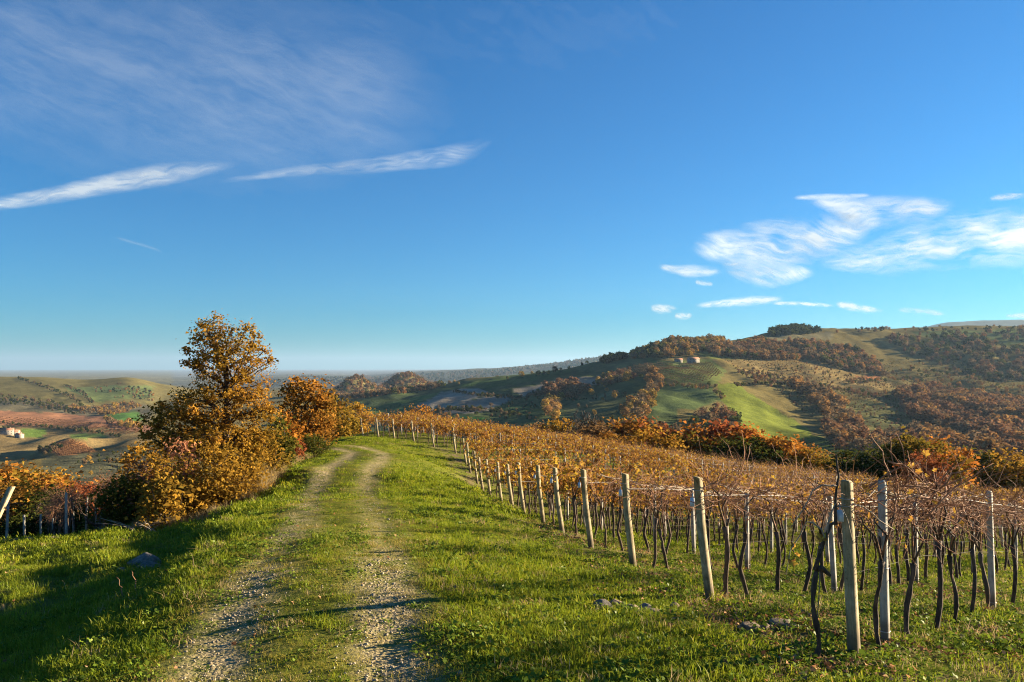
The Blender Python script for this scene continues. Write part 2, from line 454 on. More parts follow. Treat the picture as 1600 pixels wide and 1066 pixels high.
def _tps_fit(P, lam=0.02):
    n = len(P); d = np.linalg.norm(P[:, None, :2] - P[None, :, :2], axis=-1)
    K = np.where(d > 0, d * d * np.log(d + 1e-9), 0) + lam * np.eye(n)
    Q = np.c_[np.ones(n), P[:, :2]]
    A = np.block([[K, Q], [Q.T, np.zeros((3, 3))]])
    return np.linalg.solve(A, np.r_[P[:, 2], 0, 0, 0])
TPSW = _tps_fit(ctrl)
def near_h(x, y):
    sh = np.shape(x); X = np.ravel(x); Y = np.ravel(y); out = np.zeros(len(X))
    for s in range(0, len(X), 20000):
        a, b = X[s:s+20000], Y[s:s+20000]
        d2 = (a[:, None] - ctrl[None, :, 0]) ** 2 + (b[:, None] - ctrl[None, :, 1]) ** 2
        out[s:s+20000] = (0.5 * d2 * np.log(d2 + 1e-9)) @ TPSW[:-3] + TPSW[-3] + TPSW[-2] * a + TPSW[-1] * b
    return out.reshape(sh)

# profiles of the far land: for directions (photo columns) the distance and pixel height of ten features
FAR = {
    -500: [(350, 800), (450, 770), (650, 725), (900, 690), (1150, 660), (1700, 625), (2300, 586), (2800, 600), (3600, 588), (9000, 581)],
    0:    [(350, 800), (450, 765), (650, 726), (900, 693), (1150, 664), (1600, 632), (2300, 591), (2800, 604), (3600, 590), (9000, 581)],
    60:   [(350, 800), (450, 762), (650, 724), (900, 692), (1150, 664), (1600, 632), (2300, 591), (2800, 604), (3600, 590), (9000, 581)],
    130:  [(350, 800), (450, 762), (650, 724), (900, 692), (1150, 664), (1600, 634), (2300, 594), (2800, 606), (3600, 590), (9000, 581)],
    195:  [(350, 795), (450, 760), (650, 722), (900, 688), (1150, 664), (1600, 638), (2300, 590), (2800, 606), (3600, 590), (9000, 581)],
    260:  [(350, 790), (450, 755), (650, 718), (900, 685), (1150, 665), (1600, 643), (2300, 603), (2800, 608), (3500, 592), (9000, 581)],
    340:  [(350, 780), (450, 745), (650, 705), (900, 675), (1150, 657), (1600, 636), (2200, 616), (2700, 612), (3300, 594), (9000, 581)],
    450:  [(350, 765), (450, 735), (650, 700), (900, 672), (1150, 650), (1600, 632), (2200, 614), (2600, 606), (3200, 589), (9000, 581)],
    560:  [(350, 750), (450, 725), (650, 700), (850, 670), (1100, 642), (1350, 624), (1800, 627), (2500, 608), (3300, 591), (9000, 581)],
    640:  [(350, 742), (450, 718), (650, 694), (850, 662), (1100, 632), (1350, 612), (1800, 620), (2500, 606), (3500, 584), (9000, 581)],
    700:  [(350, 738), (450, 714), (650, 686), (850, 652), (1100, 620), (1350, 600), (1800, 612), (2500, 600), (3500, 580), (9000, 581)],
    850:  [(350, 737), (450, 708), (600, 677), (800, 640), (1050, 602), (1300, 581), (1700, 600), (2400, 590), (3300, 570), (9000, 581)],
    950:  [(350, 738), (450, 705), (600, 667), (800, 624), (1050, 587), (1300, 562), (1700, 585), (2300, 578), (3200, 558), (9000, 581)],
    1020: [(350, 740), (450, 703), (600, 662), (800, 617), (1050, 574), (1300, 547), (1700, 570), (2300, 575), (3200, 566), (9000, 581)],
    1060: [(350, 742), (450, 704), (620, 660), (820, 612), (1080, 566), (1350, 537), (1750, 560), (2300, 575), (3200, 570), (9000, 581)],
    1120: [(350, 745), (450, 708), (650, 660), (850, 608), (1100, 564), (1450, 536), (1850, 556), (2400, 570), (3200, 570), (9000, 581)],
    1190: [(350, 748), (450, 715), (650, 670), (870, 612), (1150, 568), (1650, 524), (2050, 545), (2600, 565), (3200, 565), (9000, 581)],
    1250: [(350, 750), (450, 720), (650, 678), (900, 620), (1200, 570), (1800, 517), (2200, 540), (2700, 555), (3200, 550), (9000, 581)],
    1400: [(350, 762), (450, 728), (650, 686), (900, 634), (1200, 592), (1900, 515), (2300, 535), (2800, 540), (3500, 525), (9000, 581)],
    1500: [(350, 762), (450, 730), (650, 690), (900, 640), (1200, 598), (1950, 511), (2300, 528), (2800, 525), (3600, 506), (9000, 581)],
    1600: [(350, 762), (450, 732), (650, 692), (900, 642), (1200, 600), (2000, 511), (2400, 525), (2800, 522), (3600, 505), (9000, 581)],
    2100: [(350, 770), (450, 735), (650, 692), (900, 642), (1200, 600), (2000, 512), (2400, 525), (2800, 522), (3600, 505), (9000, 581)]}

for c_ in FAR:
    l_ = FAR[c_]
    FAR[c_] = l_[:7] + [(l_[7][0] * 1.7, l_[7][1]), (l_[8][0] * 2.6, l_[8][1]), (42000, 577.5)]

def pchip(xk, yk, x):
    h = np.diff(xk); d = np.diff(yk) / h; m = np.zeros(len(xk))
    for i in range(1, len(xk) - 1):
        if d[i-1] * d[i] > 0:
            w1, w2 = 2 * h[i] + h[i-1], h[i] + 2 * h[i-1]
            m[i] = (w1 + w2) / (w1 / d[i-1] + w2 / d[i])
    m[0], m[-1] = d[0], d[-1]
    i = np.clip(np.searchsorted(xk, x) - 1, 0, len(h) - 1)
    t = (x - xk[i]) / h[i]
    return ((1 + 2*t) * (1-t)**2) * yk[i] + t*(1-t)**2 * h[i] * m[i] + t*t*(3-2*t) * yk[i+1] + t*t*(t-1) * h[i] * m[i+1]

AZ = np.radians(np.concatenate([np.linspace(-180, -44, 46)[:-1], np.linspace(-44, 44, 471), np.linspace(44, 180, 46)[1:]]))
RR = np.exp(np.concatenate([np.linspace(math.log(1.2), math.log(4), 14)[:-1], np.linspace(math.log(4), math.log(42000), 630)]))
GA, GR = np.meshgrid(AZ, RR, indexing='ij')
GX, GY = GR * np.sin(GA), GR * np.cos(GA)

def rut_wear(s, al):
    """how bare each wheel rut is along the track (al: metres from the start of the line)."""
    right = np.interp(al, [0, 14.5, 16.5, 19, 28, 32, 44, 60], [1, 1, .8, .42, .36, .7, .9, .7])
    left = np.interp(al, [0, 15, 18, 24, 28, 32, 44, 60], [.95, .95, .75, .6, .62, .95, .95, .7])
    return np.where(s > 0, right, left)

def build_heights():
    cols = np.array(sorted(FAR)); colaz = np.arctan((cols - 800.0) / F)
    YK = np.zeros((len(cols), 11)); ZK = np.zeros((len(cols), 11))
    for i, c in enumerate(cols):
        YK[i, 0], ZK[i, 0] = 150, -27
        for j, (Y, py) in enumerate(FAR[c]):
            YK[i, j+1] = Y; ZK[i, j+1] = at(c, py, Y)[2]
    Z = np.zeros_like(GX)
    for i, az in enumerate(AZ):
        a = np.clip(az, colaz[0], colaz[-1])
        yk = np.array([np.interp(a, colaz, YK[:, j]) for j in range(11)])
        zk = np.array([pchip(colaz, ZK[:, j], np.array([a]))[0] for j in range(11)])
        Z[i] = pchip(yk, zk, np.clip(RR * math.cos(a), 100, 42000))
    # wooded knolls beyond the valley
    for (px, Y, hgt, wx, wy) in ((556, 2050, 54, 52, 130), (634, 2300, 62, 78, 170), (1040, 1290, 8, 55, 90), (110, 850, 13, 30, 60)):
        cx = (px - 800) / F * Y
        q = ((GX - cx) / wx) ** 2 + ((GY - Y) / wy) ** 2
        Z += hgt * np.exp(-q * 1.3)
    far = sstep(200, 700, GR)
    # rounded spurs and gullies running down the hillsides
    u = GX / 210.0 + GY / 900.0
    Z += far * sstep(2600, 1500, GR) * ((7.0 + 7.0 * sstep(-150, -400, GX)) * fbm(u * 1.5, GY / 520.0, 5, 3) + 5.2 * fbm(GX / 70.0, GY / 130.0, 9, 3) + 2.0 * fbm(GX / 24.0, GY / 50.0, 13, 2))
    Z += far * 14 * sstep(1800, 4000, GR) * sstep(14000, 9000, GR) * fbm(GX / 420.0, GY / 500.0, 21, 4) + 18 * sstep(6000, 8500, GR) * sstep(14000, 9500, GR) * fbm(GX / 1100.0, GY / 1500.0, 23, 4)
    near = near_h(np.clip(GX, -140, 140), np.clip(GY, -60, 150))
    w = sstep(80, 150, GR)
    Z = np.where(w < 1, near * (1 - w) + Z * w, Z)
    s, al = track_dist(np.clip(GX, -30, 30), np.clip(GY, -10, 60))
    fade = sstep(40, 20, GR)
    rut = np.exp(-((np.abs(s) - 0.74) / 0.36) ** 2) * rut_wear(s, al)
    Z -= 0.025 * rut * sstep(60, 30, GR)
    Z += sstep(90, 50, GR) * (0.055 * fbm(GX / 1.7, GY / 1.7, 31, 3) + 0.035 * fbm(GX / 0.5, GY / 0.5, 37, 2)) * (1 - 0.6 * np.exp(-(s / 1.3) ** 2))
    # the bank that drops from the track's left shoulder to the terrace
    Z -= 0.20 * sstep(-2.2, -3.1, s) * sstep(-8.0, -4.0, s) * sstep(2, 6, GY) * sstep(32, 22, GY) * sstep(60, 40, GR)
    # low wheel-like hummocks added along the lower terrace so patches catch sun
    terr = np.exp(-((GX + 9.5) / 4.5) ** 2) * sstep(36, 24, GY) * sstep(3, 8, GY)
    Z += terr * 0.26 * fbm(GX / 1.1 + GY / 2.2, GY / 3.0, 51, 2)
    return Z, rut
GZ, GRUT = build_heights()
LRR = np.log(RR)

def grid_at(G, x, y):
    x = np.asarray(x, float); y = np.asarray(y, float)
    a = np.arctan2(x, y); r = np.log(np.clip(np.hypot(x, y), RR[0], RR[-1]))
    i = np.clip(np.searchsorted(AZ, a) - 1, 0, len(AZ) - 2); j = np.clip(np.searchsorted(LRR, r) - 1, 0, len(RR) - 2)
    ta = np.clip((a - AZ[i]) / (AZ[i+1] - AZ[i]), 0, 1); tr = np.clip((r - LRR[j]) / (LRR[j+1] - LRR[j]), 0, 1)
    return (G[i, j] * (1-ta) + G[i+1, j] * ta) * (1-tr) + (G[i, j+1] * (1-ta) + G[i+1, j+1] * ta) * tr
def H(x, y): return grid_at(GZ, x, y)
def h1(x, y): return float(H(np.array([x]), np.array([y]))[0])

GPX, GPY = to_px(GX, GY, GZ)
_el = GZ / GR
_run = np.maximum.accumulate(np.where(GR > 20, _el, -9), axis=1)
GVIS = (_el >= _run - 0.0025).astype(float)

# ------------------------------------------------------------------ land colours (what grows there; the far plain paler to suggest haze)
def land_colours():
    C = np.zeros((*GX.shape, 3)); C[:] = (0.145, 0.118, 0.046)
    jx = GPX + 5 * fbm(GX / 40, GY / 60, 61, 3); jy = GPY + 1.6 * fbm(GX / 40, GY / 60, 67, 3)
    sel = (GR > 170) & (np.abs(GA) < 0.75)
    def field(poly, col):
        m = sel & in_poly(jx, jy, poly); C[m] = col
    C[(GR > 2600)] = (0.105, 0.10, 0.065); C[(GR > 12000)] = (0.15, 0.15, 0.13)  # land beyond the hills pale and grey: haze put into its colour
    # right hill
    field([(560, 800), (560, 622), (700, 598), (850, 579), (950, 558), (1010, 560), (1060, 620), (1060, 800)], (0.066, 0.088, 0.036))
    field([(640, 640), (690, 612), (745, 606), (760, 612), (705, 640)], (0.25, 0.215, 0.165))
    field([(690, 640), (760, 618), (800, 622), (770, 642), (700, 648)], (0.21, 0.18, 0.14))
    field([(800, 610), (880, 592), (945, 588), (985, 592), (930, 602), (850, 608), (815, 622)], (0.26, 0.215, 0.155))
    field([(690, 604), (850, 583), (900, 578), (860, 592), (760, 606)], (0.055, 0.092, 0.030))
    field([(680, 664), (705, 650), (760, 652), (730, 668)], (0.055, 0.16, 0.03))
    field([(735, 664), (790, 640), (850, 640), (830, 655), (770, 672)], (0.075, 0.10, 0.04))
    field([(880, 577), (950, 558), (1015, 560), (1050, 572), (1010, 578), (950, 582)], (0.115, 0.12, 0.05))
    field([(575, 640), (640, 622), (690, 612), (640, 642), (590, 652)], (0.075, 0.125, 0.04))
    field([(760, 640), (830, 616), (900, 622), (860, 640), (800, 650)], (0.05, 0.085, 0.032))
    field([(880, 640), (950, 612), (1000, 620), (960, 650), (900, 664)], (0.10, 0.11, 0.05))
    field([(1030, 612), (1095, 606), (1118, 622), (1060, 636), (1036, 630)], (0.13, 0.145, 0.05))
    field([(1010, 562), (1060, 566), (1110, 560), (1135, 580), (1120, 600), (1060, 598), (1010, 585)], (0.12, 0.14, 0.045))
    field([(1000, 606), (1060, 600), (1110, 604), (1130, 625), (1090, 640), (1020, 640)], (0.085, 0.115, 0.045))
    field([(1090, 554), (1110, 545), (1185, 540), (1200, 552), (1150, 560), (1110, 560)], (0.15, 0.17, 0.045))
    field([(1118, 600), (1150, 598), (1180, 618), (1215, 640), (1252, 662), (1285, 690), (1240, 700), (1190, 690), (1150, 660), (1128, 622)], (0.135, 0.160, 0.030))
    field([(1240, 690), (1285, 680), (1330, 705), (1300, 740), (1240, 730)], (0.085, 0.12, 0.035))
    field([(1190, 528), (1240, 518), (1300, 520), (1300, 530), (1220, 536)], (0.16, 0.14, 0.075))
    field([(1130, 564), (1230, 556), (1340, 575), (1400, 600), (1380, 620), (1290, 602), (1180, 585)], (0.205, 0.150, 0.062))
    field([(1340, 588), (1372, 586), (1385, 592), (1345, 594)], (0.30, 0.12, 0.05))
    field([(1305, 628), (1360, 625), (1400, 640), (1420, 670), (1380, 680), (1340, 660)], (0.13, 0.125, 0.05))
    field([(1420, 518), (1600, 514), (1600, 540), (1480, 536)], (0.10, 0.12, 0.045))
    # left hills
    field([(-40, 575), (270, 575), (270, 632), (-40, 640)], (0.145, 0.125, 0.048))
    field([(100, 606), (180, 602), (240, 604), (238, 620), (150, 628)], (0.12, 0.15, 0.055))
    field([(-40, 622), (60, 626), (130, 636), (230, 630), (240, 655), (-40, 650)], (0.13, 0.115, 0.07))
    field([(-40, 640), (60, 645), (180, 652), (240, 668), (240, 684), (150, 676), (-40, 665)], (0.27, 0.135, 0.075))
    field([(-40, 664), (150, 668), (240, 676), (240, 700), (110, 702), (-40, 720)], (0.185, 0.135, 0.06))
    field([(30, 672), (75, 670), (70, 684), (30, 684)], (0.13, 0.20, 0.04))
    field([(110, 678), (160, 676), (165, 684), (112, 685)], (0.14, 0.19, 0.05))
    field([(70, 700), (90, 690), (112, 686), (140, 698), (150, 706), (90, 714)], (0.33, 0.165, 0.065))
    field([(168, 648), (215, 642), (222, 660), (190, 662)], (0.10, 0.20, 0.045))
    field([(70, 714), (150, 708), (240, 690), (240, 760), (60, 760)], (0.085, 0.085, 0.05))
    v = 1 + 0.40 * fbm(GX / 26, GY / 40, 71, 4) + 0.12 * fbm(GX / 7, GY / 7, 77, 2)
    return C * np.clip(v, 0.4, 1.7)[..., None]
GC = land_colours()

def land_mat():
    m, nt, N, L, out = new_mat("hillside")
    c = attr(nt, "tone").outputs["Color"]
    geo = N.new("ShaderNodeNewGeometry")
    n1 = noise(nt, 0.11, 6, 0.65, geo.outputs["Position"])
    n2 = noise(nt, 0.6, 4, 0.6, geo.outputs["Position"])
    a = math_n(nt, 'ADD', math_n(nt, 'MULTIPLY', n1.outputs[0], 0.75), math_n(nt, 'MULTIPLY', n2.outputs[0], 0.5))
    r = ramp(nt, [(0.35, (0.55, 0.55, 0.55)), (0.62, (1.0, 1.0, 1.0)), (0.85, (1.5, 1.4, 1.2))], a)
    col = mixc(nt, 1.0, c, r.outputs[0], 'MULTIPLY')
    b = N.new("ShaderNodeBsdfDiffuse"); L.new(col, b.inputs[0])
    bp = N.new("ShaderNodeBump"); bp.inputs["Strength"].default_value = 0.7; bp.inputs["Distance"].default_value = 1.6
    L.new(a, bp.inputs["Height"]); L.new(bp.outputs[0], b.inputs["Normal"])
    L.new(b.outputs[0], out.inputs[0])
    return m

def ground_mat(track=False):
    m, nt, N, L, out = new_mat("track_gravel" if track else "grassy_ground")
    geo = N.new("ShaderNodeNewGeometry"); P = geo.outputs["Position"]
    rut = attr(nt, "rut").outputs["Fac"]; vin = attr(nt, "till").outputs["Fac"]
    n1 = noise(nt, 0.55, 6, 0.62, P); n2 = noise(nt, 9.0, 6, 0.7, P); n3 = noise(nt, 2.2, 5, 0.65, P)
    g = ramp(nt, [(0.30, (0.060, 0.080, 0.013)), (0.5, (0.115, 0.130, 0.020)), (0.68, (0.20, 0.175, 0.035))],
             math_n(nt, 'ADD', math_n(nt, 'MULTIPLY', n1.outputs[0], 0.5), math_n(nt, 'MULTIPLY', n2.outputs[0], 0.5)))
    soil = ramp(nt, [(0.3, (0.060, 0.042, 0.027)), (0.5, (0.125, 0.090, 0.058)), (0.7, (0.21, 0.165, 0.11))], n2.outputs[0])
    vor = N.new("ShaderNodeTexVoronoi"); vor.inputs["Scale"].default_value = 26; L.new(P, vor.inputs["Vector"])
    gr = ramp(nt, [(0.0, (0.17, 0.135, 0.085)), (0.5, (0.29, 0.235, 0.15)), (1.0, (0.44, 0.37, 0.26))], vor.outputs["Color"])
    gr2 = mixc(nt, ramp(nt, [(.35, (0, 0, 0)), (.6, (1, 1, 1))], n2.outputs[0]).outputs[0], gr.outputs[0], (0.40, 0.31, 0.17))
    ms = math_n(nt, 'MULTIPLY', vin, ramp(nt, [(0.42, (0, 0, 0)), (0.58, (1, 1, 1))], n3.outputs[0]).outputs[0])
    c1 = mixc(nt, ms, g.outputs[0], soil.outputs[0])
    mr = math_n(nt, 'MULTIPLY', rut, ramp(nt, [(0.40, (0.05, 0.05, 0.05)), (0.56, (1, 1, 1))], math_n(nt, 'ADD', math_n(nt, 'MULTIPLY', n3.outputs[0], .5), math_n(nt, 'MULTIPLY', n2.outputs[0], .5))).outputs[0], True)
    c2 = mixc(nt, mr, c1, gr2)
    b = N.new("ShaderNodeBsdfDiffuse"); L.new(c2, b.inputs[0])
    bp = N.new("ShaderNodeBump"); bp.inputs["Strength"].default_value = 0.8; bp.inputs["Distance"].default_value = 0.05
    hh = math_n(nt, 'ADD', n2.outputs[0], math_n(nt, 'MULTIPLY', vor.outputs["Distance"], math_n(nt, 'MULTIPLY', rut, -0.6)))
    L.new(hh, bp.inputs["Height"]); L.new(bp.outputs[0], b.inputs["Normal"])
    L.new(b.outputs[0], out.inputs[0])
    return m
M['land'] = land_mat(); M['ground'] = ground_mat(); M['track'] = ground_mat(True)

ROW_DIR = np.array((0.70, 0.714)); ROW_DIR /= np.linalg.norm(ROW_DIR)
ENDLINE = catmull([(7.5, -12), (5.2, -2), (4.0, 3.0)] + [(p[0], p[1]) for p in ENDS] + [(-15.5, 69), (-17, 74)], 4)
def inside_rows(x, y):
    """how far a point lies inside the vineyard beside the track (metres, + = inside)."""
    xe = np.interp(y, ENDLINE[:, 1], ENDLINE[:, 0])
    return np.asarray(x) - xe

def land_sheet(name, r0, r1, mat, extra=None, a0=None, a1=None, kind='structure', label=None):
    j0, j1 = np.searchsorted(RR, r0), min(np.searchsorted(RR, r1), len(RR) - 1)
    i0 = 0 if a0 is None else np.searchsorted(AZ, math.radians(a0)); i1 = len(AZ) - 1 if a1 is None else np.searchsorted(AZ, math.radians(a1))
    sl = (slice(i0, i1 + 1), slice(j0, j1 + 1))
    ni, nj = i1 - i0 + 1, j1 - j0 + 1
    V = np.stack([GX[sl], GY[sl], GZ[sl]], -1).reshape(-1, 3)
    i, j = np.meshgrid(np.arange(ni - 1), np.arange(nj - 1), indexing='ij')
    q = np.stack([i*nj + j, i*nj + j + 1, (i+1)*nj + j + 1, (i+1)*nj + j], -1).reshape(-1, 4)[:, ::-1]
    C = np.concatenate([GC[sl], np.ones((ni, nj, 1))], -1).reshape(-1, 4)
    A = {"tone": ('POINT', C)}
    if extra: A.update(extra(sl))
    me = mesh_np(name, V, [q], [mat], A, smooth=True)
    return tag(link(name, me), label, None, None, kind)

def ground_attrs(sl):
    x, y = GX[sl], GY[sl]
    t = sstep(-1.2, 0.8, inside_rows(x, y)) * sstep(-3, 2, y)
    t = np.maximum(t * 0.55, 0.95 * np.exp(-((inside_rows(x, y) + 0.2) / 1.0) ** 2))
    t = np.maximum(t, 0.7 * np.exp(-((x + 9.5) / 4.0) ** 2) * sstep(40, 25, y) * sstep(2, 6, y) * (fbm(x / 1.5, y / 2.5, 83, 3) * 0.5 + 0.55))
    return {"rut": ('POINT', (GRUT[sl] * sstep(58, 40, GR[sl])).ravel()), "till": ('POINT', np.clip(t, 0, 1).ravel())}
land_sheet("ground", 0, 118, M['ground'], ground_attrs, label="grassy ridge top sloping away to both sides of the track")
land_sheet("valley", 118, 360, M['land'], label="low valley floor between the ridge and the hills")
land_sheet("hill", 360, 2750, M['land'], a0=-180, a1=-13.2, label="pale green hills and red vineyards across the left valley")
land_sheet("hill", 360, 2750, M['land'], a0=-13.2, a1=180, label="broad wooded hill across the valley on the right")
land_sheet("distant_ridge", 2750, 12500, M['land'], label="blue hazy ridges beyond the hills")
land_sheet("plain", 12500, 42000, M['land'], label="far hazy plain on the horizon")

def build_track():
    n = len(TRACK); d = np.gradient(TRACK, axis=0); d /= np.linalg.norm(d, axis=1)[:, None]
    nx = np.c_[d[:, 1], -d[:, 0]]
    s = np.linspace(-1.35, 1.35, 41)
    X = TRACK[:, None, 0] + nx[:, None, 0] * s; Y = TRACK[:, None, 1] + nx[:, None, 1] * s
    keep = slice(10, n)
    X, Y = X[keep], Y[keep]; Z = H(X, Y) + 0.012
    ni, nj = X.shape
    i, j = np.meshgrid(np.arange(ni - 1), np.arange(nj - 1), indexing='ij')
    q = np.stack([i*nj + j, i*nj + j + 1, (i+1)*nj + j + 1, (i+1)*nj + j], -1).reshape(-1, 4)
    ss, al = track_dist(X, Y)
    rut = np.exp(-((np.abs(np.broadcast_to(s, X.shape)) - 0.74) / 0.36) ** 2) * rut_wear(ss, al)
    me = mesh_np("track", np.stack([X, Y, Z], -1), [q], [M['track']], {"rut": ('POINT', rut.ravel()), "till": ('POINT', np.zeros(X.size))}, True)
    tag(link("track", me), "two-rut gravel farm track with a grassy middle strip", None, None, 'structure')
build_track()

# ------------------------------------------------------------------ scattering of stuff (geometry nodes)
def scatter_group(coll):
    ng = bpy.data.node_groups.new("scatter_" + coll.name, 'GeometryNodeTree')
    ng.interface.new_socket("Geometry", in_out='INPUT', socket_type='NodeSocketGeometry')
    ng.interface.new_socket("Geometry", in_out='OUTPUT', socket_type='NodeSocketGeometry')
    N, L = ng.nodes, ng.links
    gi, go = N.new("NodeGroupInput"), N.new("NodeGroupOutput")
    ci = N.new("GeometryNodeCollectionInfo"); ci.inputs[0].default_value = coll
    ci.inputs["Separate Children"].default_value = True; ci.inputs["Reset Children"].default_value = True
    ip = N.new("GeometryNodeInstanceOnPoints"); ip.inputs["Pick Instance"].default_value = True
    def na(name, typ):
        a = N.new("GeometryNodeInputNamedAttribute"); a.data_type = typ; a.inputs[0].default_value = name
        return a.outputs[0]
    L.new(gi.outputs[0], ip.inputs["Points"]); L.new(ci.outputs[0], ip.inputs["Instance"])
    L.new(na("idx", 'INT'), ip.inputs["Instance Index"])
    L.new(na("rot", 'FLOAT_VECTOR'), ip.inputs["Rotation"])
    L.new(na("scl", 'FLOAT'), ip.inputs["Scale"])
    L.new(ip.outputs[0], go.inputs[0])
    return ng

def source_coll(name, meshes):
    c = bpy.data.collections.new(name)
    for i, me in enumerate(meshes):
        c.objects.link(bpy.data.objects.new("%s_source_%03d" % (name, i), me))
    return c

def scatter(name, coll, pts, rot, scl, idx, label=None, cat=None, kind='stuff', parent=None):
    me = bpy.data.meshes.new(name); n = len(pts)
    me.vertices.add(n); me.vertices.foreach_set("co", np.asarray(pts, np.float32).ravel())
    me.attributes.new("rot", 'FLOAT_VECTOR', 'POINT').data.foreach_set("vector", np.asarray(rot, np.float32).ravel())
    me.attributes.new("scl", 'FLOAT', 'POINT').data.foreach_set("value", np.asarray(scl, np.float32))
    me.attributes.new("idx", 'INT', 'POINT').data.foreach_set("value", np.asarray(idx, np.int32))
    o = link(name, me, parent)
    md = o.modifiers.new("scatter", 'NODES'); md.node_group = scatter_group(coll)
    return tag(o, label, cat, None, kind)

def yaw(n, tilt=0.0, rng=RNG):
    return np.c_[rng.normal(0, 1, n) * tilt, rng.normal(0, 1, n) * tilt, rng.uniform(0, 2 * math.pi, n)]

# ---- grass
def blade_patch(seed, n, radius, h0, h1, w, lean, mat):
    r = np.random.default_rng(seed)
    a = r.uniform(0, 2*math.pi, n); d = radius * np.sqrt(r.random(n))
    c = np.c_[d * np.cos(a), d * np.sin(a), np.full(n, -0.01)]
    hh = r.uniform(h0, h1, n); th = r.uniform(0, 2*math.pi, n)
    dr = np.c_[np.cos(th), np.sin(th), np.zeros(n)]; sd = np.c_[-np.sin(th), np.cos(th), np.zeros(n)]
    ln = r.uniform(0.1, lean, n) * hh
    up = np.array((0, 0, 1.0))
    W = (w * r.uniform(0.6, 1.3, n))[:, None] * sd
    m1 = c + dr * (ln * .3)[:, None] + up * (hh * .55)[:, None]
    tip = c + dr * ln[:, None] + up * (hh * (1 - 0.25 * ln / hh))[:, None]
    V = np.stack([c - W * .5, c + W * .5, m1 + W * .42, m1 - W * .42, tip], 1).reshape(-1, 3)
    b = np.arange(n)[:, None] * 5
    q = b + np.array([0, 1, 2, 3]); t = b + np.array([3, 2, 4])
    lv = r.random(n)
    return mesh_np("grass_patch", V, [q, t], [mat], {"lv": ('FACE', np.r_[lv, lv])})

def weed_patch(seed, n, radius, mat, size=0.034, hgt=0.04):
    r = np.random.default_rng(seed)
    a = r.uniform(0, 2*math.pi, n); d = radius * np.sqrt(r.random(n))
    c = np.c_[d * np.cos(a), d * np.sin(a), r.uniform(0.01, hgt, n)]
    V, q = leaf_quads(c, size, r, up=1.1, width=0.75, fold=0.1)
    return mesh_np("weed_patch", V, [q], [mat], {"lv": ('FACE', r.random(n))})

GRASS = source_coll("grass", [blade_patch(i, 75, 0.17, 0.022, 0.058, 0.0055, 1.1, LM['grass']) for i in range(5)]
                    + [blade_patch(20 + i, 75, 0.15, 0.05, 0.125, 0.006, 1.0, LM['grass']) for i in range(3)]
                    + [weed_patch(40 + i, 46, 0.18, LM['weed']) for i in range(4)]
                    + [blade_patch(60 + i, 60, 0.30, 0.035, 0.085, 0.013, 1.1, LM['grass']) for i in range(3)]
                    + [blade_patch(80 + i, 70, 0.17, 0.015, 0.05, 0.0055, 1.3, LM['worn']) for i in range(3)]
                    + [blade_patch(90 + i, 34, 0.13, 0.04, 0.13, 0.005, 1.3, LM['straw']) for i in range(2)])

